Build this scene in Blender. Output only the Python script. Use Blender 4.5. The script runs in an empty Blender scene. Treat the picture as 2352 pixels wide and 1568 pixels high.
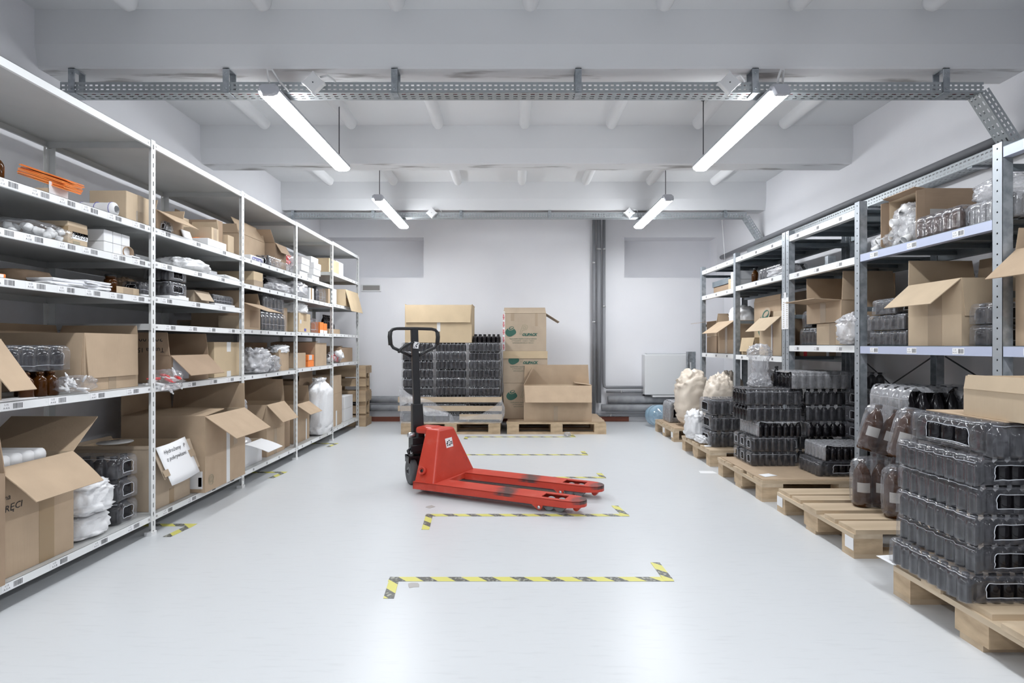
import bpy, bmesh, math, random
from mathutils import Vector, Matrix, noise
C = bpy.context.scene.collection
PI = math.pi
F = 1250.0          # focal length in pixels of a 2352 px wide frame
EYE = 1.073         # camera height
def R(a): return math.radians(a)

# ------------------------------------------------------------------ materials
M = {}
def nmat(name):
    m = bpy.data.materials.new(name); m.use_nodes = True
    nt = m.node_tree; b = nt.nodes['Principled BSDF']; M[name] = m
    return m, nt, b
def N(nt, t, **kw):
    n = nt.nodes.new(t)
    for k, v in kw.items(): setattr(n, k, v)
    return n
def ramp(nt, stops):
    r = N(nt, 'ShaderNodeValToRGB'); e = r.color_ramp.elements
    while len(e) < len(stops): e.new(0.5)
    for el, (p, c) in zip(e, stops):
        el.position = p; el.color = (c[0], c[1], c[2], 1) if not isinstance(c, (int, float)) else (c, c, c, 1)
    return r
def simple(name, col, rough=0.5, metal=0.0, spec=0.5, **kw):
    m, nt, b = nmat(name)
    b.inputs['Base Color'].default_value = (*col, 1); b.inputs['Roughness'].default_value = rough
    b.inputs['Metallic'].default_value = metal; b.inputs['Specular IOR Level'].default_value = spec
    for k, v in kw.items(): b.inputs[k].default_value = v
    return m
def noisy(name, c1, c2, scale, rough=0.5, metal=0.0, detail=4, bump=0.0, stretch=(1, 1, 1), lo=0.35, hi=0.65, rvar=0.0, bscale=None):
    m, nt, b = nmat(name); L = nt.links
    tc = N(nt, 'ShaderNodeTexCoord'); mp = N(nt, 'ShaderNodeMapping'); mp.inputs['Scale'].default_value = stretch
    L.new(tc.outputs['Object'], mp.inputs['Vector'])
    no = N(nt, 'ShaderNodeTexNoise'); no.inputs['Scale'].default_value = scale; no.inputs['Detail'].default_value = detail
    L.new(mp.outputs[0], no.inputs['Vector'])
    r = ramp(nt, [(lo, c1), (hi, c2)]); L.new(no.outputs['Fac'], r.inputs[0]); L.new(r.outputs[0], b.inputs['Base Color'])
    b.inputs['Roughness'].default_value = rough; b.inputs['Metallic'].default_value = metal
    if rvar:
        mr = N(nt, 'ShaderNodeMapRange'); mr.inputs[3].default_value = rough - rvar; mr.inputs[4].default_value = rough + rvar
        L.new(no.outputs['Fac'], mr.inputs[0]); L.new(mr.outputs[0], b.inputs['Roughness'])
    if bump:
        bp = N(nt, 'ShaderNodeBump'); bp.inputs['Strength'].default_value = bump; bp.inputs['Distance'].default_value = 0.01
        if bscale:
            n2 = N(nt, 'ShaderNodeTexNoise'); n2.inputs['Scale'].default_value = bscale; L.new(mp.outputs[0], n2.inputs['Vector']); L.new(n2.outputs['Fac'], bp.inputs['Height'])
        else: L.new(no.outputs['Fac'], bp.inputs['Height'])
        L.new(bp.outputs[0], b.inputs['Normal'])
    return m
noisy('wall_paint', (.78, .78, .81), (.82, .82, .845), 1.3, .75, bump=.06, bscale=60)
# ceiling and beams: white paint with sooty smudges only along the beam soffits
def ceiling_mat():
    m, nt, b = nmat('ceiling_paint'); L = nt.links
    tc = N(nt, 'ShaderNodeTexCoord'); no = N(nt, 'ShaderNodeTexNoise'); no.inputs['Scale'].default_value = 1.1; no.inputs['Detail'].default_value = 3
    L.new(tc.outputs['Object'], no.inputs['Vector'])
    r = ramp(nt, [(.3, (.745, .75, .76)), (.7, (.785, .79, .80))]); L.new(no.outputs['Fac'], r.inputs[0]); L.new(r.outputs[0], b.inputs['Base Color'])
    b.inputs['Roughness'].default_value = .8
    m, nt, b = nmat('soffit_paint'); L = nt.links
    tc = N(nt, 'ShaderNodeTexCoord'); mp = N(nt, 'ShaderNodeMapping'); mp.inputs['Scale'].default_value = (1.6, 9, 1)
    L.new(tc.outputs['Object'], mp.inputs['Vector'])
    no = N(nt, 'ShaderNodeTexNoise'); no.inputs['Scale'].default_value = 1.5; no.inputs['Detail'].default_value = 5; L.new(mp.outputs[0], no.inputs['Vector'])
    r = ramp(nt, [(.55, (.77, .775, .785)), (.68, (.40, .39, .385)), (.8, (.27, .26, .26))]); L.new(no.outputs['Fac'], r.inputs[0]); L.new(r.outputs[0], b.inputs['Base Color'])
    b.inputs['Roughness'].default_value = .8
ceiling_mat()
def floor_mat():
    m, nt, b = nmat('floor_paint'); L = nt.links
    tc = N(nt, 'ShaderNodeTexCoord')
    n1 = N(nt, 'ShaderNodeTexNoise'); n1.inputs['Scale'].default_value = .9; n1.inputs['Detail'].default_value = 5; L.new(tc.outputs['Object'], n1.inputs['Vector'])
    r = ramp(nt, [(.3, (.595, .608, .622)), (.7, (.62, .633, .646))]); L.new(n1.outputs['Fac'], r.inputs[0])
    mp = N(nt, 'ShaderNodeMapping'); mp.inputs['Scale'].default_value = (3, 22, 1); mp.inputs['Rotation'].default_value = (0, 0, .5); L.new(tc.outputs['Object'], mp.inputs['Vector'])
    n2 = N(nt, 'ShaderNodeTexNoise'); n2.inputs['Scale'].default_value = 2.6; n2.inputs['Detail'].default_value = 7; L.new(mp.outputs[0], n2.inputs['Vector'])
    r2 = ramp(nt, [(.25, .88), (.45, 1.0)]); L.new(n2.outputs['Fac'], r2.inputs[0])
    n3 = N(nt, 'ShaderNodeTexNoise'); n3.inputs['Scale'].default_value = 23; n3.inputs['Detail'].default_value = 2; L.new(tc.outputs['Object'], n3.inputs['Vector'])
    r3 = ramp(nt, [(.17, .6), (.20, 1.0)]); L.new(n3.outputs['Fac'], r3.inputs[0])
    mx = N(nt, 'ShaderNodeMix', data_type='RGBA', blend_type='MULTIPLY'); mx.inputs[0].default_value = .55
    L.new(r.outputs[0], mx.inputs[6]); L.new(r2.outputs[0], mx.inputs[7])
    m2 = N(nt, 'ShaderNodeMix', data_type='RGBA', blend_type='MULTIPLY'); m2.inputs[0].default_value = .6
    L.new(mx.outputs[2], m2.inputs[6]); L.new(r3.outputs[0], m2.inputs[7]); L.new(m2.outputs[2], b.inputs['Base Color'])
    mr = N(nt, 'ShaderNodeMapRange'); mr.inputs[3].default_value = .30; mr.inputs[4].default_value = .38; L.new(n1.outputs['Fac'], mr.inputs[0]); L.new(mr.outputs[0], b.inputs['Roughness'])
    b.inputs['Specular IOR Level'].default_value = .40
floor_mat()
def cardboard(name, col, wave=True):
    m, nt, b = nmat(name); L = nt.links
    tc = N(nt, 'ShaderNodeTexCoord')
    no = N(nt, 'ShaderNodeTexNoise'); no.inputs['Scale'].default_value = 7; no.inputs['Detail'].default_value = 6; L.new(tc.outputs['Object'], no.inputs['Vector'])
    c = Vector(col); r = ramp(nt, [(.3, tuple(c * .93)), (.7, tuple(c * 1.05))]); L.new(no.outputs['Fac'], r.inputs[0]); L.new(r.outputs[0], b.inputs['Base Color'])
    b.inputs['Roughness'].default_value = .78; b.inputs['Specular IOR Level'].default_value = .25
    n2 = N(nt, 'ShaderNodeTexNoise'); n2.inputs['Scale'].default_value = 40; mp = N(nt, 'ShaderNodeMapping'); mp.inputs['Scale'].default_value = (3, 3, .15)
    L.new(tc.outputs['Object'], mp.inputs['Vector']); L.new(mp.outputs[0], n2.inputs['Vector'])
    bp = N(nt, 'ShaderNodeBump'); bp.inputs['Strength'].default_value = .12; bp.inputs['Distance'].default_value = .004; L.new(n2.outputs['Fac'], bp.inputs['Height']); L.new(bp.outputs[0], b.inputs['Normal'])
cardboard('card', (.46, .345, .24)); cardboard('card_light', (.54, .425, .30)); cardboard('card_dark', (.355, .255, .175)); cardboard('card_grey', (.45, .36, .27)); cardboard('card_yellow', (.55, .43, .285))
cardboard('card_inner', (.62, .49, .345))
simple('tape_brown', (.33, .23, .13), .3); simple('tape_clear', (.40, .31, .22), .22); simple('tape_white', (.72, .72, .72), .4); simple('tape_grey', (.42, .40, .38), .5)
simple('paper', (.83, .83, .84), .7); simple('paper_grey', (.55, .56, .60), .7); simple('ink', (.025, .025, .03), .7); simple('ink_green', (.035, .115, .085), .7); simple('ink_red', (.62, .05, .06), .6); simple('ink_blue', (.10, .10, .38), .6); simple('ink_brown', (.20, .13, .07), .7)
simple('ink_outline', (.33, .29, .20), .7)
simple('orange', (.85, .24, .05), .6); simple('white_card', (.80, .80, .81), .55); simple('grey_card', (.55, .56, .58), .6)
noisy('shelf_paint_shaded', (.50, .51, .505), (.55, .555, .55), 5, .38, rvar=.06); simple('shelf_edge', (.80, .81, .81), .4)  # sheet darker than the same paint on the lips: underside shade put into colour
simple('blue_edge', (.50, .545, .70), .35, .15)
noisy('galvanised', (.30, .33, .355), (.46, .49, .52), 26, .40, .55, detail=3, rvar=.1)
noisy('galv_panel', (.20, .235, .26), (.25, .285, .31), 8, .42, .4)
noisy('post_paint', (.74, .745, .74), (.79, .795, .79), 9, .4)
noisy('wood', (.46, .35, .235), (.60, .475, .335), 3.2, .72, detail=7, stretch=(.35, 4, 6), bump=.12); noisy('wood_pale', (.50, .395, .275), (.64, .525, .385), 3.2, .72, detail=7, stretch=(4, .35, 6), bump=.12)
noisy('wood_old', (.30, .215, .14), (.47, .345, .22), 4, .8, detail=7, stretch=(.5, 3, 5), bump=.15); noisy('wood_block', (.44, .325, .21), (.60, .455, .30), 9, .8, detail=5, bump=.2, stretch=(1, 1, 3))
simple('black_paint', (.012, .012, .014), .3); simple('black_rubber', (.02, .02, .02), .6); simple('steel', (.55, .55, .56), .3, .9); simple('dark_steel', (.10, .10, .11), .45, .6)
simple('wheel_grey', (.30, .31, .32), .5); simple('wheel_tyre', (.09, .092, .096), .55); simple('white_plastic', (.80, .80, .80), .35); simple('lamp_body', (.50, .51, .55), .45); simple('pipe_grey', (.23, .235, .25), .5); noisy('pipe_lagging', (.26, .27, .29), (.34, .35, .37), 12, .6)
simple('brick_red', (.29, .095, .06), .7); simple('heater_white', (.72, .73, .74), .4); simple('cable_white', (.75, .75, .75), .5); simple('sack_cream', (.72, .64, .55), .5)
noisy('sack_white', (.78, .78, .79), (.84, .84, .85), 12, .45, bump=.25, bscale=45)
noisy('sack_beige', (.66, .575, .48), (.74, .655, .56), 5, .42, bump=.2, bscale=18)
simple('bottle_dark', (.010, .009, .011), .14, 0, .4); simple('bottle_cap_white', (.78, .78, .78), .4); simple('cap_black', (.012, .012, .012), .45); simple('tube_white', (.80, .79, .79), .35); simple('tube_red', (.70, .05, .05), .35)
def glassy(name, col, tr=.55, rough=.08):
    m = simple(name, col, rough); b = m.node_tree.nodes['Principled BSDF']; b.inputs['Transmission Weight'].default_value = tr; b.inputs['IOR'].default_value = 1.3
glassy('amber', (.085, .028, .005), .45)
def filmmat(name, base, edge, col, rough=.16, streak=.06, bump=.25):
    m, nt, b = nmat(name); L = nt.links
    b.inputs['Base Color'].default_value = (*col, 1); b.inputs['Roughness'].default_value = rough; b.inputs['Specular IOR Level'].default_value = .8
    tr = N(nt, 'ShaderNodeBsdfTransparent'); mix = N(nt, 'ShaderNodeMixShader'); lw = N(nt, 'ShaderNodeLayerWeight'); lw.inputs['Blend'].default_value = .35
    tc = N(nt, 'ShaderNodeTexCoord'); no = N(nt, 'ShaderNodeTexNoise'); no.inputs['Scale'].default_value = 22; no.inputs['Detail'].default_value = 3; no.inputs['Distortion'].default_value = 1.2; L.new(tc.outputs['Object'], no.inputs['Vector'])
    r = ramp(nt, [(.4, 0.0), (.8, streak)]); L.new(no.outputs['Fac'], r.inputs[0])
    mr = N(nt, 'ShaderNodeMapRange'); mr.inputs[3].default_value = base; mr.inputs[4].default_value = edge; L.new(lw.outputs['Facing'], mr.inputs[0])
    ad = N(nt, 'ShaderNodeMath', operation='ADD'); ad.use_clamp = True; L.new(mr.outputs[0], ad.inputs[0]); L.new(r.outputs[0], ad.inputs[1])
    bp = N(nt, 'ShaderNodeBump'); bp.inputs['Strength'].default_value = bump; bp.inputs['Distance'].default_value = .005; L.new(no.outputs['Fac'], bp.inputs['Height']); L.new(bp.outputs[0], b.inputs['Normal'])
    out = nt.nodes['Material Output']; L.new(ad.outputs[0], mix.inputs[0]); L.new(tr.outputs[0], mix.inputs[1]); L.new(b.outputs[0], mix.inputs[2])
    gl = N(nt, 'ShaderNodeBsdfGlossy'); gl.inputs['Roughness'].default_value = rough; L.new(bp.outputs[0], gl.inputs['Normal']); m2 = N(nt, 'ShaderNodeMixShader')
    g2 = N(nt, 'ShaderNodeMapRange'); g2.inputs[3].default_value = .035; g2.inputs[4].default_value = .24; L.new(lw.outputs['Facing'], g2.inputs[0])
    L.new(g2.outputs[0], m2.inputs[0]); L.new(mix.outputs[0], m2.inputs[1]); L.new(gl.outputs[0], m2.inputs[2]); L.new(m2.outputs[0], out.inputs['Surface'])
filmmat('film', .03, .15, (.62, .63, .70), .13); filmmat('film_dense', .45, .85, (.80, .80, .83), .22, .15, .4); filmmat('film_clear', .04, .24, (.70, .71, .77), .10, .08, .4); filmmat('film_wrap', .20, .62, (.76, .765, .80), .13, .12, .4)
filmmat('blue_plastic', .30, .85, (.42, .66, .84), .12); simple('film_edge', (.62, .63, .67), .25)
def stripes():
    m, nt, b = nmat('hazard_tape'); L = nt.links
    tc = N(nt, 'ShaderNodeTexCoord'); sp = N(nt, 'ShaderNodeSeparateXYZ'); L.new(tc.outputs['Object'], sp.inputs[0])
    a = N(nt, 'ShaderNodeMath', operation='ADD'); L.new(sp.outputs[0], a.inputs[0]); L.new(sp.outputs[1], a.inputs[1])
    s = N(nt, 'ShaderNodeMath', operation='DIVIDE'); L.new(a.outputs[0], s.inputs[0]); s.inputs[1].default_value = .145
    fr = N(nt, 'ShaderNodeMath', operation='FRACT'); L.new(s.outputs[0], fr.inputs[0])
    lt = N(nt, 'ShaderNodeMath', operation='LESS_THAN'); L.new(fr.outputs[0], lt.inputs[0]); lt.inputs[1].default_value = .45
    no = N(nt, 'ShaderNodeTexNoise'); no.inputs['Scale'].default_value = 60; no.inputs['Detail'].default_value = 4; L.new(tc.outputs['Object'], no.inputs['Vector'])
    r = ramp(nt, [(.5, (.10, .10, .09)), (.62, (.36, .36, .30))]); L.new(no.outputs['Fac'], r.inputs[0])
    mx = N(nt, 'ShaderNodeMix', data_type='RGBA'); L.new(lt.outputs[0], mx.inputs[0]); mx.inputs[6].default_value = (.66, .62, .16, 1); L.new(r.outputs[0], mx.inputs[7]); L.new(mx.outputs[2], b.inputs['Base Color'])
    b.inputs['Roughness'].default_value = .45
stripes()
# perforated metal: real see-through slots from a mask in object space. rows: (axis, pitch, duty, [(lo,hi) bands on the other axis])
def perforated(name, base, along, across, pitch, duty, bands, rough=.4, metal=.5, normal_axis=None):
    m, nt, b = nmat(name); L = nt.links
    b.inputs['Base Color'].default_value = (*base, 1); b.inputs['Roughness'].default_value = rough; b.inputs['Metallic'].default_value = metal
    tc = N(nt, 'ShaderNodeTexCoord'); sp = N(nt, 'ShaderNodeSeparateXYZ'); L.new(tc.outputs['Object'], sp.inputs[0])
    dv = N(nt, 'ShaderNodeMath', operation='DIVIDE'); L.new(sp.outputs[along], dv.inputs[0]); dv.inputs[1].default_value = pitch
    fr = N(nt, 'ShaderNodeMath', operation='FRACT'); L.new(dv.outputs[0], fr.inputs[0])
    lt = N(nt, 'ShaderNodeMath', operation='LESS_THAN'); L.new(fr.outputs[0], lt.inputs[0]); lt.inputs[1].default_value = duty
    tot = None
    for lo, hi in bands:
        g = N(nt, 'ShaderNodeMath', operation='COMPARE'); L.new(sp.outputs[across], g.inputs[0]); g.inputs[1].default_value = (lo + hi) / 2; g.inputs[2].default_value = (hi - lo) / 2
        if tot is None: tot = g.outputs[0]
        else:
            ad = N(nt, 'ShaderNodeMath', operation='MAXIMUM'); L.new(tot, ad.inputs[0]); L.new(g.outputs[0], ad.inputs[1]); tot = ad.outputs[0]
    mu = N(nt, 'ShaderNodeMath', operation='MULTIPLY'); L.new(tot, mu.inputs[0]); L.new(lt.outputs[0], mu.inputs[1])
    tr = N(nt, 'ShaderNodeBsdfTransparent'); mix = N(nt, 'ShaderNodeMixShader'); L.new(mu.outputs[0], mix.inputs[0]); L.new(b.outputs[0], mix.inputs[1]); L.new(tr.outputs[0], mix.inputs[2])
    L.new(mix.outputs[0], nt.nodes['Material Output'].inputs['Surface'])
perforated('post_slotted', (.76, .765, .755), 2, 1, .052, .5, [(-.004, .004)], .4, 0.0)
perforated('post_slotted_side', (.66, .67, .665), 2, 0, .052, .5, [(-.020, -.013)], .4, 0.0)
perforated('post_punched', (.40, .43, .46), 2, 1, .05, .16, [(-.004, .004)], .42, .5)
perforated('tray_side', (.42, .45, .465), 0, 2, .032, .55, [(.012, .022), (.036, .046)], .4, .55)
perforated('tray_bottom', (.42, .45, .465), 0, 1, .05, .5, [(-.032, -.022), (-.004, .006), (.024, .032)], .4, .55)
def emit(name, col, s):
    m, nt, b = nmat(name); b.inputs['Base Color'].default_value = (.8, .8, .8, 1); b.inputs['Emission Color'].default_value = (*col, 1); b.inputs['Emission Strength'].default_value = s
emit('lamp_glow', (.93, .965, 1.0), 41); emit('lamp_glow_boosted', (.93, .965, 1.0), 80)  # rear lamps: emission raised above the front pair to brighten the back wall
def redpaint():
    m, nt, b = nmat('red_paint'); L = nt.links
    tc = N(nt, 'ShaderNodeTexCoord'); no = N(nt, 'ShaderNodeTexNoise'); no.inputs['Scale'].default_value = 9; no.inputs['Detail'].default_value = 8; L.new(tc.outputs['Object'], no.inputs['Vector'])
    r = ramp(nt, [(.22, (.20, .035, .025)), (.31, (.50, .042, .022)), (.60, (.55, .052, .028)), (.74, (.56, .10, .07))]); L.new(no.outputs['Fac'], r.inputs[0])
    # rubbed dark patches where loads sit: bands along the fork and at its tip
    sp = N(nt, 'ShaderNodeSeparateXYZ'); L.new(tc.outputs['Object'], sp.inputs[0])
    tot = None
    n2 = N(nt, 'ShaderNodeTexNoise'); n2.inputs['Scale'].default_value = 7; n2.inputs['Detail'].default_value = 6; L.new(tc.outputs['Object'], n2.inputs['Vector'])
    ns = N(nt, 'ShaderNodeMath', operation='MULTIPLY_ADD'); L.new(n2.outputs['Fac'], ns.inputs[0]); ns.inputs[1].default_value = .34; ns.inputs[2].default_value = -.17
    wx = N(nt, 'ShaderNodeMath', operation='ADD'); L.new(sp.outputs[0], wx.inputs[0]); L.new(ns.outputs[0], wx.inputs[1])
    for c, w in ((.70, .055), (1.30, .055)):
        d0 = N(nt, 'ShaderNodeMath', operation='SUBTRACT'); L.new(wx.outputs[0], d0.inputs[0]); d0.inputs[1].default_value = c
        d1 = N(nt, 'ShaderNodeMath', operation='ABSOLUTE'); L.new(d0.outputs[0], d1.inputs[0])
        g = N(nt, 'ShaderNodeMapRange'); L.new(d1.outputs[0], g.inputs[0]); g.inputs[1].default_value = w * .35; g.inputs[2].default_value = w * 1.5; g.inputs[3].default_value = 1; g.inputs[4].default_value = 0
        if tot is None: tot = g.outputs[0]
        else:
            ad = N(nt, 'ShaderNodeMath', operation='MAXIMUM'); L.new(tot, ad.inputs[0]); L.new(g.outputs[0], ad.inputs[1]); tot = ad.outputs[0]
    gz = N(nt, 'ShaderNodeMath', operation='COMPARE'); L.new(sp.outputs[2], gz.inputs[0]); gz.inputs[1].default_value = .095; gz.inputs[2].default_value = .024
    mm = N(nt, 'ShaderNodeMath', operation='MULTIPLY'); L.new(tot, mm.inputs[0]); L.new(gz.outputs[0], mm.inputs[1])
    m3 = N(nt, 'ShaderNodeMath', operation='MULTIPLY'); L.new(mm.outputs[0], m3.inputs[0]); m3.inputs[1].default_value = .92
    mx = N(nt, 'ShaderNodeMix', data_type='RGBA'); L.new(m3.outputs[0], mx.inputs[0]); L.new(r.outputs[0], mx.inputs[6]); mx.inputs[7].default_value = (.055, .045, .045, 1); L.new(mx.outputs[2], b.inputs['Base Color'])
    b.inputs['Roughness'].default_value = .42
redpaint()

# ------------------------------------------------------------------ mesh builder
class MB:
    def __init__(s): s.v = []; s.f = []; s.m = []; s.sm = []
    def add(s, vs, fs, mi=0, smooth=False, T=None):
        b = len(s.v)
        s.v += [tuple(T @ Vector(v)) if T else tuple(v) for v in vs]
        for f in fs: s.f.append(tuple(b + i for i in f)); s.m.append(mi); s.sm.append(smooth)
        return s
    def box(s, x0, x1, y0, y1, z0, z1, mi=0, T=None):
        return s.add([(x0, y0, z0), (x1, y0, z0), (x1, y1, z0), (x0, y1, z0), (x0, y0, z1), (x1, y0, z1), (x1, y1, z1), (x0, y1, z1)],
                     [(0, 3, 2, 1), (4, 5, 6, 7), (0, 1, 5, 4), (1, 2, 6, 5), (2, 3, 7, 6), (3, 0, 4, 7)], mi, False, T)
    def prism(s, pts, h0, h1, mi=0, T=None, smooth=False):   # polygon in xy, extruded in z
        n = len(pts); vs = [(x, y, h0) for x, y in pts] + [(x, y, h1) for x, y in pts]
        return s.add(vs, [tuple(range(n))[::-1], tuple(range(n, 2 * n))] + [(i, (i + 1) % n, n + (i + 1) % n, n + i) for i in range(n)], mi, smooth, T)
    def lathe(s, prof, n=16, mi=0, T=None, smooth=True, close=True):  # prof: (r, z)
        vs = []; fs = []
        for r, z in prof:
            for k in range(n): a = 2 * PI * k / n; vs.append((r * math.cos(a), r * math.sin(a), z))
        for i in range(len(prof) - 1):
            for k in range(n): fs.append((i * n + k, i * n + (k + 1) % n, (i + 1) * n + (k + 1) % n, (i + 1) * n + k))
        if close:
            if prof[0][0] > 1e-6: fs.append(tuple(range(n))[::-1])
            if prof[-1][0] > 1e-6: fs.append(tuple(range((len(prof) - 1) * n, len(prof) * n)))
        return s.add(vs, fs, mi, smooth, T)
    def tube(s, pts, r, n=8, mi=0, smooth=True, T=None, closed=False, cap=True):
        pts = [Vector(p) for p in pts]; vs = []; fs = []; m = len(pts)
        up = None
        for i, p in enumerate(pts):
            a = pts[(i - 1) % m] if (closed or i > 0) else p; b = pts[(i + 1) % m] if (closed or i < m - 1) else p
            t = (b - a).normalized()
            if up is None: up = Vector((0, 0, 1)) if abs(t.z) < .9 else Vector((1, 0, 0))
            u = t.cross(up)
            if u.length < 1e-4: u = t.orthogonal()
            u.normalize(); w = u.cross(t).normalized(); up = w
            rr = r[i] if isinstance(r, (list, tuple)) else r
            for k in range(n): q = 2 * PI * k / n; vs.append(p + u * (rr * math.cos(q)) + w * (rr * math.sin(q)))
        for i in range(m if closed else m - 1):
            j = (i + 1) % m
            for k in range(n): fs.append((i * n + k, i * n + (k + 1) % n, j * n + (k + 1) % n, j * n + k))
        if cap and not closed: fs += [tuple(range(n))[::-1], tuple(range((m - 1) * n, m * n))]
        return s.add(vs, fs, mi, smooth, T)
    def grid(s, fn, nu, nv, mi=0, wrap=False, smooth=True):
        vs = [fn(i / (nu if wrap else nu - 1), j / (nv - 1)) for j in range(nv) for i in range(nu)]
        fs = []
        for j in range(nv - 1):
            for i in range(nu if wrap else nu - 1): fs.append((j * nu + i, j * nu + (i + 1) % nu, (j + 1) * nu + (i + 1) % nu, (j + 1) * nu + i))
        return s.add(vs, fs, mi, smooth)
    def mesh(s, name, mats):
        me = bpy.data.meshes.new(name); me.from_pydata(s.v, [], s.f)
        for m in (mats if isinstance(mats, (list, tuple)) else [mats]): me.materials.append(M[m] if isinstance(m, str) else m)
        me.polygons.foreach_set('material_index', s.m); me.polygons.foreach_set('use_smooth', s.sm); me.update()
        return me
    def build(s, name, mats, parent=None, bevel=0, solid=0, recalc=False):
        me = s.mesh(name, mats)
        if recalc:
            bm = bmesh.new(); bm.from_mesh(me); bmesh.ops.recalc_face_normals(bm, faces=bm.faces); bm.to_mesh(me); bm.free()
        return obj(name, me, parent, bevel, solid)
def obj(name, me, parent=None, bevel=0, solid=0, loc=None, rz=0):
    o = bpy.data.objects.new(name, me); C.objects.link(o)
    if parent: o.parent = parent
    if loc: o.location = loc
    if rz: o.rotation_euler.z = rz
    if solid: md = o.modifiers.new('solid', 'SOLIDIFY'); md.thickness = solid; md.offset = 0
    if bevel: md = o.modifiers.new('bevel', 'BEVEL'); md.width = bevel; md.segments = 2; md.limit_method = 'ANGLE'; md.angle_limit = R(35)
    return o
def tag(o, label, cat, group=None, kind=None):
    o['label'] = label; o['category'] = cat
    if group: o['group'] = group
    if kind: o['kind'] = kind
    return o
def thing(name, label, cat, loc=(0, 0, 0), rz=0, group=None):
    o = bpy.data.objects.new(name, None); C.objects.link(o); o.location = loc; o.rotation_euler = (0, 0, rz); o.empty_display_size = .05
    return tag(o, label, cat, group)
def struct(o): o['kind'] = 'structure'; return o
def copy_tree(o, parent=None):
    c = o.copy(); C.objects.link(c)
    if parent: c.parent = parent
    for ch in list(o.children): copy_tree(ch, c)
    return c
_txt = {}
def textmesh(s, size, shear=0, bold=0):      # returns (verts, faces) of flat lettering centred on its own middle, in x/y
    key = (s, size, shear, bold)
    if key in _txt: return _txt[key]
    cu = bpy.data.curves.new('lettering', 'FONT'); cu.body = s; cu.size = size; cu.shear = shear; cu.align_x = 'CENTER'; cu.align_y = 'CENTER'; cu.resolution_u = 2; cu.offset = bold
    o = bpy.data.objects.new('lettering', cu); C.objects.link(o)
    dg = bpy.context.evaluated_depsgraph_get(); me = bpy.data.meshes.new_from_object(o.evaluated_get(dg))
    r = ([tuple(v.co) for v in me.vertices], [tuple(p.vertices) for p in me.polygons])
    bpy.data.objects.remove(o); bpy.data.curves.remove(cu); bpy.data.meshes.remove(me); _txt[key] = r
    return r
def frame(origin, right, up):
    r = Vector(right).normalized(); u = Vector(up).normalized(); n = r.cross(u)
    return Matrix(((r.x, u.x, n.x, origin[0]), (r.y, u.y, n.y, origin[1]), (r.z, u.z, n.z, origin[2]), (0, 0, 0, 1)))

# ------------------------------------------------------------------ camera and world
cam = bpy.data.cameras.new('camera'); co = bpy.data.objects.new('camera', cam); C.objects.link(co)
co.location = (0, 0, EYE); co.rotation_euler = (PI / 2, 0, 0)
cam.sensor_width = 36; cam.lens = F * 36 / 2352; cam.shift_x = -5 / 2352; cam.shift_y = 9 / 2352; cam.clip_start = .05
S = bpy.context.scene; S.camera = co
S.view_settings.view_transform = 'Standard'; S.view_settings.look = 'None'; S.view_settings.gamma = 1; S.view_settings.exposure = 0.07
S.cycles.use_denoising = True; S.cycles.max_bounces = 7; S.cycles.diffuse_bounces = 5; S.cycles.glossy_bounces = 3; S.cycles.transmission_bounces = 5; S.cycles.transparent_max_bounces = 12; S.cycles.adaptive_threshold = .05; S.cycles.adaptive_min_samples = 16
S.cycles.sample_clamp_indirect = 8; S.cycles.caustics_reflective = False; S.cycles.caustics_refractive = False
w = bpy.data.worlds.new('world'); S.world = w; w.use_nodes = True; w.node_tree.nodes['Background'].inputs[0].default_value = (.8, .85, .9, 1); w.node_tree.nodes['Background'].inputs[1].default_value = .02

# ------------------------------------------------------------------ the room
XL, XR, YB, YN, H = -2.75, 2.97, 7.70, -3.6, 3.0
struct(MB().box(XL - .2, XR + .2, YN - .2, YB + .5, -.2, 0).build('floor', 'floor_paint'))
struct(MB().box(XL - .2, XL, YN - .2, YB + .5, 0, H).build('wall_left', 'wall_paint'))
struct(MB().box(XR, XR + .2, YN - .2, YB + .5, 0, H).build('wall_right', 'wall_paint'))
struct(MB().box(XL, XR, YN - .2, YN, 0, H).build('wall_front', 'wall_paint'))
b = MB()
zs0, zs1 = 2.03, 2.60                          # two shallow recesses high in the back wall
for a0, a1, c0, c1 in ((XL, XR, 0, zs0), (XL, XR, zs1, H), (-1.28, 1.56, zs0, zs1), (2.86, XR, zs0, zs1), (XL, -2.64, zs0, zs1)): b.box(a0, a1, YB, YB + .26, c0, c1)
b.box(XL, XR, YB + .26, YB + .34, 0, H)
struct(b.build('wall_back', 'wall_paint'))
struct(MB().box(XL, 1.62, YB - .012, YB, 0, .065).build('baseboard_back', 'brick_red'))
ceil = struct(MB().box(XL - .2, XR + .2, YN - .2, YB + .5, H, H + .2).build('ceiling', 'ceiling_paint'))
for yb in (3.12, 4.765, 6.41, 1.475, -.17, -1.815):
    pr = [(0, H), (0, 2.80), (.022, 2.685), (.028, 2.672), (.21, 2.672), (.222, 2.69), (.24, 2.80), (.24, H)]
    b = MB(); n = len(pr); vs = [(XL, y, z) for y, z in pr] + [(XR, y, z) for y, z in pr]
    b.add(vs, [(i, i + 1, n + i + 1, n + i) for i in range(n - 1)] + [tuple(range(n)), tuple(range(n, 2 * n))[::-1]], 0)
    b.m[3] = 1
    o = b.build('beam', ['ceiling_paint', 'soffit_paint'], ceil, recalc=True); o.location.y = yb
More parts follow.
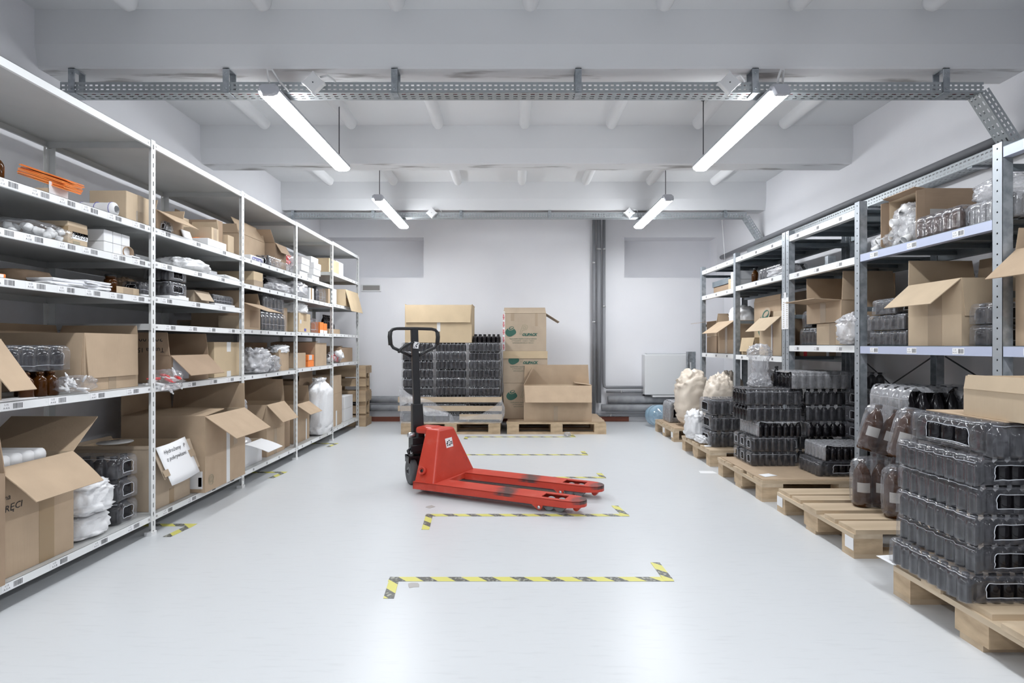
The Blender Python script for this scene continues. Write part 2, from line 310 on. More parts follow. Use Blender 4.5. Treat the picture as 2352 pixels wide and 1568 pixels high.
for y0, y1 in ((1.72, 3.07), (3.36, 4.72), (5.0, 6.365), (6.65, 7.69), (.07, 1.43)):
    for k in range(-3, 4):
        xr = .09 + .745 * k
        def rib(u, v, y0=y0, y1=y1, xr=xr):
            a = PI * u; y = y0 + (y1 - y0) * v; e = min(1, (1 - v) / .045) if v > .5 else min(1, v / .045); e = math.sqrt(max(0, 1 - (1 - e) ** 2))
            return (xr - .05 * math.cos(a) * (.35 + .65 * e), y, H - .075 * math.sin(a) ** .8 * e)
        g = MB(); vv = [0, .012, .03, .05, .5, .95, .97, .988, 1]
        vs = [rib(i / 8, t) for t in vv for i in range(9)]
        g.add(vs, [(j * 9 + i, j * 9 + i + 1, (j + 1) * 9 + i + 1, (j + 1) * 9 + i) for j in range(8) for i in range(8)], 0, True)
        g.build('rib', 'ceiling_paint', ceil)

# ------------------------------------------------------------------ ceiling lamps (the room's real lights)
def lamp(label, x, y0, y1, z, ytop_rods, cable=False, glow='lamp_glow'):
    L_ = y1 - y0; t = thing('ceiling_lamp', label, 'lamp', (x, (y0 + y1) / 2, z), 0, 'fluorescent strip lamps hung under the ceiling')
    hw = .058; h = L_ / 2
    prof = [(-hw, .012), (-.054, .034), (-.034, .05), (.034, .05), (.054, .034), (hw, .012)]
    b = MB(); n = len(prof); vs = [(px, -h, pz) for px, pz in prof] + [(px, h, pz) for px, pz in prof]
    b.add(vs, [(i, (i + 1) % n, n + (i + 1) % n, n + i) for i in range(n)] + [tuple(range(n)), tuple(range(n, 2 * n))[::-1]]); b.build('housing', 'lamp_body', t, recalc=True)
    pr = [(-.058, .011), (-.058, .003), (-.050, -.009), (-.028, -.017), (.028, -.017), (.050, -.009), (.058, .003), (.058, .011)]
    b = MB(); vs = [(px, -h + .012, pz) for px, pz in pr] + [(px, h - .012, pz) for px, pz in pr]
    n = len(pr); b.add(vs, [(i, (i + 1) % n, n + (i + 1) % n, n + i) for i in range(n)] + [tuple(range(n)), tuple(range(n, 2 * n))[::-1]]); b.build('diffuser', glow, t, recalc=True)
    for s in (-1, 1):
        b = MB(); vs = [(px * 1.06, s * h, pz * 1.04) for px, pz in (prof[1:5] + pr[6:1:-1][:4])] + [(px * .8, s * (h + .02), pz * .8) for px, pz in (prof[1:5] + pr[6:1:-1][:4])]
        b.add(vs, [(i, (i + 1) % 8, 8 + (i + 1) % 8, 8 + i) for i in range(8)] + [tuple(range(8, 16)), tuple(range(8))]); b.build('end_cap', 'lamp_body', t, recalc=True)
    for yr, zt in ytop_rods:
        b = MB(); b.tube([(0, yr - (y0 + y1) / 2, .05), (0, yr - (y0 + y1) / 2, zt - z)], .004, 6); b.box(-.012, .012, yr - (y0 + y1) / 2 - .012, yr - (y0 + y1) / 2 + .012, zt - z - .012, zt - z); b.box(-.02, .02, yr - (y0 + y1) / 2 - .01, yr - (y0 + y1) / 2 + .01, .048, .062); b.build('hanging_rod', 'dark_steel', t)
    if cable:
        pts = [(.0, -h + .03, .05), (-.005, -h + .01, .09), (0.0, -h - .01, .125), (.022, -h + .0, .13), (.04, -h + .05, .09), (.07, -h + .11, .06)]
        MB().tube(pts, .006, 6).build('cable', 'cable_white', t)
    return t
lamp('nearer left strip lamp hanging under the front cable tray', -1.37, 3.03, 4.34, 2.478, [(3.19, 2.5305), (4.26, H)], True)
lamp('nearer right strip lamp hanging under the front cable tray', 1.48, 3.03, 4.34, 2.478, [(3.19, 2.5305), (4.26, H)], True)
lamp('farther left strip lamp near the back wall', -1.36, 5.42, 6.70, 2.525, [(5.50, H), (6.5, 2.5835)], glow='lamp_glow_boosted')
lamp('farther right strip lamp near the back wall', 1.53, 5.42, 6.70, 2.525, [(5.50, H), (6.5, 2.5835)], glow='lamp_glow_boosted')
for ax, ay in ((-1.37, 1.40), (1.48, 1.40), (-1.37, -.95), (1.48, -.95)):       # the two pairs of strip lamps farther back in the room
    ld = bpy.data.lights.new('strip_lamp_light', 'AREA'); ld.shape = 'RECTANGLE'; ld.size = .09; ld.size_y = 1.27; ld.energy = 29; ld.color = (.93, .965, 1.0)
    lo = bpy.data.objects.new('strip_lamp_light', ld); C.objects.link(lo); lo.location = (ax, ay, 2.45)

# ------------------------------------------------------------------ cable trays, pipes and wall fittings
def tray(label, y, x0, x1, zb, brk, drop):
    t = thing('cable_tray', label, 'cable tray', ((x0 + x1) / 2, y, zb)); h = (x1 - x0) / 2
    b = MB()
    b.box(-h, h, -.05, -.0485, 0, .06, 0); b.box(-h, h, .0485, .05, 0, .06, 0); b.box(-h, h, -.05, .05, -.0008, .0008, 1)
    b.build('channel', ['tray_side', 'tray_bottom'], t)
    b = MB(); b.box(-h + .02, h - .02, -.03, -.012, .004, .018); b.build('cable', 'ink_red', t); b = MB(); b.box(-h + .02, h - .02, .0, .03, .004, .02); b.build('cable', 'cable_white', t)
    for bx in brk:
        b = MB(); q = bx - (x0 + x1) / 2; top = 2.67 - zb
        b.box(q - .018, q + .018, -.058, -.052, .0, top); b.box(q - .018, q + .018, .02, .026, .0, top - .0); b.box(q - .018, q + .018, -.058, .026, top - .004, top); b.box(q - .018, q + .018, -.058, .026, -.006, -.002)
        for zz in (.02, top - .03): b.lathe([(.006, 0), (.006, .004), (0, .005)], 8, 0, Matrix.Translation((q, -.058, zz)) @ Matrix.Rotation(PI / 2, 4, 'X'))
        b.build('bracket', 'galvanised', t)
    # sloping drop to the wall run
    (dx, dz) = drop; Ld = math.hypot(dx, dz); T = Matrix.Translation((h - .015, 0, .0)) @ Matrix.Rotation(-math.atan2(dz, dx), 4, 'Y')
    b = MB(); b.box(0, Ld, -.045, -.0435, 0, .058, 0); b.box(0, Ld, .0435, .045, 0, .058, 0); b.box(0, Ld, -.045, .045, -.0008, .0008, 1)
    o = b.build('drop_section', ['tray_side', 'tray_bottom'], t); o.matrix_local = T
    return t
tray('front perforated grey cable tray hung under the nearer ceiling beam', 3.19, -2.62, 2.71, 2.532, (-2.55, -1.66, -.69, .37, 1.39, 2.49), (.22, -.34))
tray('rear perforated grey cable tray hung under the beam by the back wall', 6.49, -2.69, 2.75, 2.585, (-2.62, -1.67, -.63, .42, 1.39, 2.50), (.20, -.31))
t = thing('wall_cable_tray', 'perforated cable tray running along the right wall above the grey racks', 'cable tray', (2.905, 4.9, 2.19), PI / 2)
b = MB(); b.box(-1.75, 1.75, -.06, -.0585, 0, .06, 0); b.box(-1.75, 1.75, .0585, .06, 0, .06, 0); b.box(-1.75, 1.75, -.06, .06, -.0008, .0008, 1); b.build('channel', ['tray_side', 'tray_bottom'], t)
for k in range(4):
    b = MB(); q = -1.5 + k * 1.0; b.box(q - .018, q + .018, -.0595, .0595, -.012, -.002); b.build('wall_bracket', 'galvanised', t)
o = MB().tube([(2.925, 3.25, 2.315), (2.925, 7.68, 2.315)], .028, 12).build('wall_pipe', 'pipe_grey'); tag(o, 'thick grey pipe running along the right wall just above the wall tray', 'pipe')
for lab, x, y, z in (('nearer left white square junction box on the front cable tray', -1.14, 3.115, 2.562), ('nearer right white square junction box on the front cable tray', 1.222, 3.115, 2.562), ('left small white square junction box on the rear tray', -.97, 6.42, 2.63), ('right small white square junction box on the rear tray', 1.352, 6.42, 2.63)):
    t = thing('junction_box', lab, 'junction box', (x, y, z), 0, 'white junction boxes on the trays')
    rr = .066; pts = []
    for k in range(4):
        for q in (-20, 0, 20, 45): pass
    for k in range(4):
        a = PI / 2 * k; 
        for d in (-28, -12, 12, 28): pts.append(((rr - .012 * (abs(d) > 20) ) * math.cos(a + R(d) * .35), (rr - .012 * (abs(d) > 20)) * math.sin(a + R(d) * .35)))
    T = Matrix.Rotation(PI / 2, 4, 'X')
    MB().prism(pts, 0, .035, 0, T).build('box_body', 'white_plastic', t, bevel=.004)
    MB().lathe([(.004, .035), (.004, .037), (0, .0372)], 10, 0, T).build('screw', 'dark_steel', t)
    MB().tube([(.03, 0, .045), (.07, .0, .055), (.10, .02, .04), (.12, .05, .01)], .006, 6).build('cable', 'cable_white', t)
def wpipe(label, pts, r, mat='pipe_lagging', clamps=(), cat='pipe', name='pipe'):
    t = thing(name, label, cat, pts[0]); p0 = Vector(pts[0])
    MB().tube([Vector(p) - p0 for p in pts], r, 14).build('pipe_run', mat, t)
    for c in clamps:
        c0 = Vector(c) - p0; ax = (Vector(pts[-1]) - p0).normalized(); MB().tube([c0 - ax * .012, c0 + ax * .012], r * 1.18, 12).build('clamp', 'steel', t)
    return t
wpipe('thick grey vertical riser pipe on the back wall', [(1.185, 7.62, .27), (1.185, 7.62, 2.98)], .033, 'pipe_grey', [(1.185, 7.62, 2.42)])
wpipe('thin grey vertical pipe left of the thick riser', [(1.118, 7.62, .12), (1.118, 7.62, 2.98)], .022, 'pipe_grey', [(1.118, 7.62, 2.23), (1.118, 7.62, 1.4)])
wpipe('grey vertical pipe right of the thick riser bending to the heater', [(1.257, 7.62, 2.98), (1.257, 7.62, .55), (1.265, 7.62, .50), (1.29, 7.62, .487), (1.9, 7.62, .487)], .021, 'pipe_grey', [(1.257, 7.62, 1.62), (1.257, 7.62, 2.42)])
wpipe('thin lower grey heater pipe below the upper one on the back wall', [(1.29, 7.62, .425), (1.9, 7.62, .425)], .017, 'pipe_grey', [(1.5, 7.62, .425)])
wpipe('upper thick lagged pipe along the foot of the back wall, left part', [(-2.70, 7.60, .318), (1.00, 7.60, .318)], .05)
wpipe('lower thick lagged pipe along the foot of the back wall, left part', [(-2.70, 7.60, .205), (1.00, 7.60, .205)], .05)
wpipe('upper thick lagged pipe along the wall under the white heater', [(1.31, 7.60, .318), (2.95, 7.60, .318)], .05)
wpipe('lower thick lagged pipe along the wall under the white heater', [(1.22, 7.60, .205), (2.95, 7.60, .205)], .05)
wpipe('thin low grey pipe just above the floor right of the riser', [(1.15, 7.62, .115), (1.20, 7.62, .10), (2.95, 7.62, .10)], .02, 'pipe_grey', [(1.35, 7.62, .10), (2.0, 7.62, .10)])
t = thing('wall_heater', 'white boxy wall heater beside the grey racks on the back wall', 'heater', (2.11, 7.64, .39))
MB().box(-.31, .31, -.14, .05, 0, .56).build('casing', 'heater_white', t, bevel=.012)
MB().box(-.27, .27, -.10, .03, .562, .572).build('top_grille', 'grey_card', t); MB().box(-.2, .28, -.13, .02, -.03, -.002).build('bottom_tray', 'white_plastic', t); MB().tube([(-.29, 0, -.01), (-.29, -.02, -.05), (-.22, -.03, -.06)], .018, 8).build('valve', 'dark_steel', t)
t = thing('vent_grille', 'small white vent grille on the back wall beside the left shelving', 'vent', (-2.02, 7.70, 1.885))
b = MB(); b.box(-.14, .14, -.012, 0, -.05, -.035); b.box(-.14, .14, -.012, 0, .035, .05); b.box(-.14, -.12, -.012, 0, -.035, .035); b.box(.12, .14, -.012, 0, -.035, .035); b.build('frame', 'heater_white', t)
b = MB()
for k in range(7): b.box(-.12, .12, -.009, -.003, -.033 + k * .0098, -.027 + k * .0098)
b.box(-.12, .12, -.002, -.001, -.035, .035, 1); b.build('louvre', ['tape_grey', 'dark_steel'], t)
o = MB().tube([(2.50, 6.55, 2.60), (2.53, 6.55, 2.2), (2.56, 6.6, 2.02)], .003, 5).build('hanging_wire', 'cable_white'); tag(o, 'thin wire dangling from the rear cable tray to the far grey rack', 'wire')
o = MB().lathe([(.012, 0), (.02, .02), (.008, .04), (0, .045)], 10, 0, Matrix.Translation((1.55, 4.16, 2.955))).build('ceiling_hook', 'dark_steel'); tag(o, 'small dark metal hook on the ceiling by the nearer right lamp', 'hook')

# ------------------------------------------------------------------ hazard tape on the floor
def tape(label, pieces, loc, group='hazard tape marks on the floor'):
    b = MB()
    for i, pc in enumerate(pieces): b.prism(pc, .0006, .0016 + .0003 * i)
    o = b.build('floor_tape', 'hazard_tape'); o.location = (*loc, 0); return tag(o, label, 'floor tape', group)
def ltape(label, y, xl, xr, tl, tr, w=.045):
    p = [[(xl, -w / 2), (xr, -w / 2), (xr, w / 2), (xl, w / 2)]]
    if tl: p.append([(xl, w / 2), (xl + w, w / 2), (xl + w + tl[0], -tl[1]), (xl + tl[0], -tl[1])])
    if tr: p.append([(xr - w, -w / 2), (xr, -w / 2), (xr + tr[0], tr[1]), (xr - w + tr[0], tr[1])])
    return tape(label, p, (0, y))
ltape('nearest yellow and black tape line across the aisle floor', 2.498, -.575, .728, (.02, .19), (-.01, .19))
ltape('yellow and black tape line just in front of the red pallet truck', 3.44, -.56, .725, (.02, .27), (-.03, .20))
ltape('tape line running under the middle of the red pallet truck', 4.42, -.50, .745, None, (-.01, .15))
ltape('tape line behind the red pallet truck across the aisle', 5.34, -.56, .725, (.02, .15), (-.01, .17))
ltape('farthest tape line in front of the two back pallets', 6.38, -.58, .722, (.0, .15), (-.01, .15))
for lab, y, xr in (('L shaped tape mark beside the nearest white shelf post', 3.25, -1.905), ('L shaped tape mark by the second white shelf post', 4.60, -1.925), ('L shaped tape mark by the third white shelf post', 5.95, -1.925)):
    ltape(lab, y, xr - .32, xr, None, None); 
    tape(lab.replace('L shaped', 'short tail of the L shaped'), [[(xr - .045, -.023), (xr, -.023), (xr - .02, -.20), (xr - .065, -.20)]], (0, y))
for lab, x, y, s in (('grey scrap of worn tape below the left end of the nearest tape line', -.452, 2.44, .035), ('grey scrap of tape left of the red truck fork', -.56, 3.62, .03)):
    rnd = random.Random(int(x * 100)); pts = [(s * rnd.uniform(.6, 1.2) * math.cos(2 * PI * k / 9), s * rnd.uniform(.6, 1.2) * math.sin(2 * PI * k / 9)) for k in range(9)]
    o = MB().prism(pts, .0005, .0012).build('tape_scrap', 'tape_grey'); o.location = (x, y, 0); tag(o, lab, 'tape scrap')

# ------------------------------------------------------------------ shelving
def digits_label(code, w=.10, h=.030):       # a paper label: code at the left, bar code at the right (faces +X of its parent, reads along +Y)
    b = MB(); b.box(-w / 2, w / 2, -h / 2, h / 2, 0, .0006, 0)
    rnd = random.Random(code)
    if code:
        for s, yy in (('I-15', .0065), (code, -.0068)):
            vs, fs = textmesh(s, .0115); b.add([(x - w * .27, y + yy, .0009) for x, y, z in vs], fs, 1)
    x = w * .02
    while x < w * .44:
        bw = rnd.choice((.001, .0016, .0024)); b.add([(x, -h * .36, .0009), (x + bw, -h * .36, .0009), (x + bw, h * .36, .0009), (x, h * .36, .0009)], [(0, 1, 2, 3)], 1); x += bw + rnd.choice((.001, .0015, .002))
    return b
def shelf_mesh(L_, D_, edge, mats):          # front edge at local x=0 (aisle side +x), depth towards -x, length along y from 0 to L_
    b = MB(); e = edge / 2
    b.box(-D_, 0, 0, L_, e - .0015, e, 0)                             # sheet
    b.box(-.0015, 0, 0, L_, -e, e, 1); b.box(-D_, -D_ + .0015, 0, L_, -e, e, 0); b.box(-.014, -.0015, 0, L_, -e, -e + .0015, 1); b.box(-D_ + .0015, -D_ + .014, 0, L_, -e, -e + .0015, 0)
    b.box(-D_ + .0015, -.0015, 0, .0015, -e, e - .0015, 0); b.box(-D_ + .0015, -.0015, L_ - .0015, L_, -e, e - .0015, 0)
    for yy in (.03, L_ - .03):
        b.lathe([(.006, 0), (.006, .003), (0, .004)], 8, 2, Matrix.Translation((0, yy, .0)) @ Matrix.Rotation(PI / 2, 4, 'Y'), smooth=False)
    return b.mesh('shelf', mats)
XF = -2.048; DP = .60
PY = [2.066, 3.084, 4.103, 5.119, 6.136, 7.154]; PY0 = 1.05
unit = thing('shelving_unit', 'long run of white steel shelving along the left wall', 'shelving unit', (XF, 3.084, 0))
pm = MB()
for z0, z1 in ((.004, 2.235),):
    pm.box(0, .0016, -.018, .018, z0, z1, 0); pm.box(-.036, 0, .0164, .018, z0, z1, 1)
pm = pm.mesh('post', ['post_slotted', 'post_slotted_side'])
pb = MB(); pb.box(-.0016, 0, -.018, .018, .004, 2.235, 0); pb.box(0, .036, .0164, .018, .004, 2.235, 1); pb = pb.mesh('post', ['post_slotted', 'post_slotted_side'])
ft = MB().box(-.036, .006, -.021, .021, 0, .02).mesh('foot', 'white_plastic')
for y in [PY0] + PY:
    o = obj('post', pm, unit, loc=(.002, y - 3.084, 0)); obj('foot', ft, o); o = obj('post', pb, unit, loc=(-DP - .002, y - 3.084, 0)); obj('foot', ft, o, loc=(.03, 0, 0))
sm = shelf_mesh(1.018 - .006, DP, .036, ['shelf_paint_shaded', 'shelf_edge', 'steel'])
LV = {0: [2.21, 1.727, 1.527, 1.327, .826, .097], 1: [2.21, 1.727, 1.527, 1.327, .826, .097], 2: [2.21, 1.727, 1.535, 1.335, 1.178, .826, .097], 3: [2.215, 1.727, 1.527, 1.18, .826, .10], 4: [2.22, 1.73, 1.52, 1.185, .835, .10], 5: [2.23, 1.885, 1.53, 1.19, .85, .11]}
BY = [PY0] + PY
far_labels = MB()
for bay in range(0, 6):
    for li, z in enumerate(LV[bay]):
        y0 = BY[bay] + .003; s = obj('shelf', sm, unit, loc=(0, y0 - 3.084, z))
        if li == 0: continue
        nl = 6 if li < 4 else 4
        for k in range(nl):
            yy = .06 + (k + .35) * (.93 / nl) + random.Random(bay * 100 + li * 10 + k).uniform(-.02, .02)
            T = frame((.0003, yy, 0), (0, 1, 0), (0, 0, 1)); code = 'A-%d-%s' % (min(li, 5), 'ABCDEF'[k])
            if bay in (1, 2) or (bay == 0 and k > nl - 2):
                if bay == 1 or k % 2 == 0 or li > 3: 
                    m = MB(); d = digits_label(code if bay < 3 else ''); m.v, m.f, m.m, m.sm = d.v, d.f, d.m, d.sm
                    o = m.build('barcode_label', ['paper', 'ink'], s); o.matrix_local = T
            elif bay > 2:
                d = digits_label('', .05, .026); far_labels.add([tuple(T @ Vector(v)) for v in [(a, bb, c) for a, bb, c in d.v]], d.f, 0); far_labels.m[-len(d.f):] = d.m
                far_labels.v[-len(d.v):] = [(a, bb + y0 - 3.084, c + z) for a, bb, c in far_labels.v[-len(d.v):]]
o = far_labels.build('barcode_labels', ['paper', 'ink'], unit); o['kind'] = 'stuff'

# right racks: galvanised uprights, shelf beams; x grows away from the aisle
XRF = 2.29; DR = .56
def rpost(h):
    b = MB(); b.box(0, .0018, -.0275, .0275, 0, h, 0); b.box(0, .05, -.0275, -.0257, 0, h, 1); b.box(0, .05, .0257, .0275, 0, h, 1); b.box(-.006, .054, -.032, .032, 0, .012, 1)
    return b.mesh('post', ['post_punched', 'galvanised'])
rp2 = rpost(2.03)
def rack(label, ys, levels, edge_mat, back_brace, label_txt=True, ymid=None):
    y0 = ys[0]; t = thing('storage_rack', label, 'storage rack', (XRF, y0, 0), 0, 'grey galvanised racks along the right wall')
    for y in ys:
        obj('post', rp2, t, loc=(0, y - y0, 0)); o = obj('post', rp2, t, loc=(DR, y - y0, 0), rz=PI)
        for zz in (.25, 1.3, 1.9): MB().box(.05, DR - .05, -.012, .012, zz, zz + .03).build('side_brace', 'galv_panel', t).location.y = y - y0
    em = edge_mat
    for i in range(len(ys) - 1):
        edge_mat = em if isinstance(em, str) else em[i]
        a, bb = ys[i], ys[i + 1]; L_ = bb - a - .058
        for z in levels[i]:
            b = MB(); b.box(.002, .045, 0, L_, -.025, .022, 1); b.box(.002, DR - .004, 0, L_, .022, .0245, 0); b.box(DR - .045, DR - .002, 0, L_, -.025, .022, 0)
            for q in range(4): b.box(.046, DR - .046, L_ * (.12 + .24 * q), L_ * (.12 + .24 * q) + .03, -.005, .0215, 0)
            s = b.build('shelf', ['galv_panel', edge_mat], t); s.location = (0, a - y0 + .029, z)
            for k in range(3):
                d = digits_label('A-%d-%s' % (2, 'ABC'[k]) if label_txt else '', .075, .032); o = d.build('barcode_label', ['paper', 'ink'], s); o.matrix_local = frame((.0017, L_ * (.86 - .33 * k), -.002), (0, -1, 0), (0, 0, 1))
        if back_brace:
            b = MB(); b.tube([(DR - .01, a - y0 + .05, .55), (DR - .01, bb - y0 - .05, 1.0)], .005, 5); b.tube([(DR - .012, a - y0 + .05, 1.0), (DR - .012, bb - y0 - .05, .55)], .005, 5); b.build('cross_brace', 'dark_steel', t)
    return t
rack('nearest grey rack on the right, three bays, two with bluish shelf edges', [1.52, 2.58, 3.635, 4.565], [[1.98, 1.045], [1.652, 1.045], [1.963, 1.645, 1.05]], ['blue_edge', 'blue_edge', 'shelf_edge'], True)
rack('farthest grey rack on the right, two bays beside the wall heater', [4.628, 5.66, 6.67], [[1.957, 1.66, .955], [1.957, 1.65, .96]], 'shelf_edge', False, False)
o = MB(); o.box(-.055, .055, -.01, .0, .02, .99); o.box(-.055, -.045, -.05, -.0, .02, .99); o.box(.045, .055, -.05, 0, .02, .99); o.box(-.008, .008, -.0115, -.0095, .60, .85, 1)
o = o.build('steel_channel', ['galvanised', 'paper']); o.location = (2.33, 7.2, 0); tag(o, 'upright grey steel channel leaning between the wall heater and the far rack', 'steel channel')
# ------------------------------------------------------------------ pallet truck (local x along the forks, y to the far fork)
truck = thing('pallet_truck', 'red hand pallet truck with black handle standing in the middle of the aisle', 'pallet truck', (-.612, 4.178, 0), R(-25.1))
FT, FB = .092, .040        # fork top and bottom
def fork(yc):
    b = MB(); w = .08; Lf = 1.275
    out = [(.0, -w), (1.16, -w), (1.21, -w * .92), (1.25, -w * .68), (1.272, -w * .3), (1.276, 0), (1.272, w * .3), (1.25, w * .68), (1.21, w * .92), (1.16, w), (.0, w)]
    hole = (.985, 1.145, -.045, .045)
    # top sheet with the roller opening: four strips
    zt, zb = FT, FT - .006
    x0, x1, h0, h1 = hole
    b.box(0, x0, -w, w, zb, zt); b.box(x0, x1, -w, h0, zb, zt); b.box(x0, x1, h1, w, zb, zt)
    tip = [(x1, -w)] + out[1:10] + [(x1, w)]
    b.prism(tip, zb, zt)
    # side skirts follow the outline, rising to the tip
    n = len(out); vs = []; 
    for x, y in out: vs.append((x, y, zt))
    for x, y in out:
        lo = FB if x < 1.1 else FB + .012 * min(1, (x - 1.1) / .12); vs.append((x, y, lo))
    for x, y in out: s = 1 - .006 / w; vs.append((x - (.006 if x > 1.2 else 0), y * s, (FB if x < 1.1 else FB + .012 * min(1, (x - 1.1) / .12))))
    for x, y in out: s = 1 - .006 / w; vs.append((x - (.006 if x > 1.2 else 0), y * s, zt - .004))
    fs = []
    for i in range(n - 1): fs += [(i, n + i, n + i + 1, i + 1), (n + i, 2 * n + i, 2 * n + i + 1, n + i + 1), (2 * n + i, 3 * n + i, 3 * n + i + 1, 2 * n + i + 1)]
    b.add(vs, fs); b.box(0, .006, -w, w, FB, zb)
    for s in (-1, 1):                          # hinge ears of the roller link
        T = Matrix.Translation((0, s * (w - .004), 0)) @ Matrix.Rotation(PI / 2, 4, 'X')
        b.prism([(.93, .045), (1.01, .045), (1.0, .022), (.99, .014), (.975, .014), (.963, .022)], -.005, .005, 0, T)
    f = b.build('fork', 'red_paint', truck, recalc=True); f.location.y = yc
    b = MB()
    for s in (-1, 1): b.lathe([(.011, 0), (.011, .006), (0, .008)], 12, 0, Matrix.Translation((.983, s * .08, .030)) @ Matrix.Rotation(-s * PI / 2, 4, 'X'))
    b.build('link_pin', 'steel', f)
    for x in (1.03, 1.105):
        T = Matrix.Translation((x, 0, .0405)) @ Matrix.Rotation(PI / 2, 4, 'X')
        b = MB(); b.lathe([(0, -.036), (.034, -.036), (.0395, -.031), (.0395, .031), (.034, .036), (0, .036)], 24, 0, T); b.build('load_roller', 'wheel_grey', f)
    b = MB(); b.box(.99, 1.14, -.041, -.037, .03, .052); b.box(.99, 1.14, .037, .041, .03, .052); b.box(.95, .99, -.03, .03, .03, .06); b.build('roller_bracket', 'dark_steel', f)
    b = MB(); b.lathe([(0, -.03), (.019, -.03), (.021, -.025), (.021, .025), (.019, .03), (0, .03)], 16, 0, Matrix.Translation((1.215, 0, .040)) @ Matrix.Rotation(PI / 2, 4, 'X')); b.build('entry_roller', 'red_paint', f)
    b = MB(); b.box(.05, .95, -.055, -.049, .028, .05); b.box(.05, .95, .049, .055, .028, .05); b.build('push_rod', 'dark_steel', f)
fork(-.20); fork(.20)
# cross member and upright trapezoid frame
b = MB(); b.box(.0, .20, -.28, .28, FB + .01, FT - .001); b.build('cross_member', 'red_paint', truck, bevel=.004)
b = MB()
zt = .445; zb = FT - .002
A = [(.0, -.262, zb), (.175, -.272, zb), (.195, .272, zb), (.0, .262, zb)]; Tp = [(-.02, -.085, zt), (.105, -.095, zt), (.115, .095, zt), (-.02, .085, zt)]
b.add(A + Tp, [(0, 1, 5, 4), (1, 2, 6, 5), (2, 3, 7, 6), (4, 5, 6, 7), (3, 0, 4, 7)]); b.build('upright_frame', 'red_paint', truck, bevel=.012)
b = MB(); b.box(-.125, .03, -.075, .075, .40, .452); b.build('top_bracket', 'red_paint', truck, bevel=.018)
b = MB()
vs, fs = textmesh('W', .04)
s1 = frame((.165, .0, .30), (.15 * 0, 1, 0), (-.22, 0, 1))
b = MB(); b.box(-.045, .045, -.035, .035, 0, .0012, 0)
vs, fs = textmesh('CE', .03, 0, .0012); b.add([(x + .022, y - .006, .0018) for x, y, z in vs], fs, 1)
rnd = random.Random(4)
for k in range(9): 
    x = rnd.uniform(-.04, .0); y = rnd.uniform(-.028, .02); b.box(x, x + rnd.uniform(.006, .02), y, y + rnd.uniform(.003, .012), .0012, .0017, 1)
o = b.build('warning_sticker', ['paper', 'ink'], truck)
# face of the frame towards the forks: plane through the corner points
P0 = Vector(A[1]); P1 = Vector(A[2]); P2 = Vector(Tp[1]); P3 = Vector(Tp[2]); cen = (P0 * .16 + P1 * .14 + P2 * .34 + P3 * .36)
rt = (P1 - P0).normalized(); up = ((P2 + P3) / 2 - (P0 + P1) / 2).normalized(); nn = rt.cross(up); up = nn.cross(rt)
o.matrix_local = frame(cen + nn.normalized() * .0015, rt, up)
b = MB(); nb = Vector((0, -1, .45)).normalized()
T = Matrix.Translation((.06, -.238, .165)) @ Matrix.Rotation(PI / 2 - .3, 4, 'X'); b.lathe([(.028, -.01), (.028, .02), (.022, .026), (.022, .018), (.012, .018)], 18, 0, T); b.lathe([(.012, .012), (.012, .02), (0, .02)], 12, 1, T)
b.build('axle_boss', ['red_paint', 'black_paint'], truck)
b = MB(); T = Matrix.Translation((.06, .238, .165)) @ Matrix.Rotation(-PI / 2 + .3, 4, 'X'); b.lathe([(.028, -.01), (.028, .02), (.012, .024)], 18, 0, T); b.build('axle_boss', 'red_paint', truck)
# steering head: turned about 52 degrees relative to the forks, so its axle lies across the picture
hd = bpy.data.objects.new('steering_head', None); C.objects.link(hd); hd.parent = truck; hd.location = (-.155, 0, 0); hd.rotation_euler.z = R(27 + 25.1)
# local x = axle direction
for s in (-1, 1):
    T = Matrix.Translation((s * .048, 0, .1)) @ Matrix.Rotation(PI / 2, 4, 'Y')
    b = MB(); b.lathe([(.072, -.024), (.092, -.026), (.1, -.018), (.1, .018), (.092, .026), (.072, .024)], 32, 0, T); b.lathe([(0, -.012), (.03, -.028), (.034, -.014), (.072, -.012)], 24, 1, T); b.lathe([(.072, .012), (.034, .014), (.03, .028), (0, .012)], 24, 1, T)
    b.lathe([(.013, -.034), (.013, .034), (0, .036)], 10, 2, T)
    for k in range(5):
        a = 2 * PI * k / 5; b.lathe([(.009, -.0155), (.009, .0155), (0, .0156)], 8, 2, T @ Matrix.Translation((.053 * math.cos(a), .053 * math.sin(a), 0)))
    b.build('steer_wheel', ['wheel_tyre', 'wheel_grey', 'dark_steel'], hd)
b = MB(); b.box(-.085, .085, -.05, .06, .205, .222); b.box(-.085, -.07, -.045, .055, .17, .222); b.box(.07, .085, -.045, .055, .17, .222); b.box(-.03, .03, -.03, .03, .14, .21); b.tube([(-.09, 0, .1), (.09, 0, .1)], .012, 10); b.build('wheel_fork', 'black_paint', hd)
b = MB(); b.box(-.055, .055, -.05, .065, .24, .365); b.box(-.075, .03, -.075, -.03, .26, .31); b.lathe([(.034, .222), (.04, .24), (.04, .42), (.026, .425), (.026, .45), (0, .45)], 20); b.tube([(-.07, -.05, .285), (-.095, -.06, .27), (-.09, -.08, .25)], .012, 8); b.build('pump', 'black_paint', hd, bevel=.006)
b = MB(); b.lathe([(.014, -.03), (.02, -.02), (.02, .02), (.014, .03), (0, .03)], 12, 0, Matrix.Translation((-.06, -.03, .385)) @ Matrix.Rotation(PI / 2, 4, 'Y')); b.build('pivot_bolt', 'steel', hd)
lean = -.035
def up_(z): return (lean * (z - .4), 0, z)
b = MB()
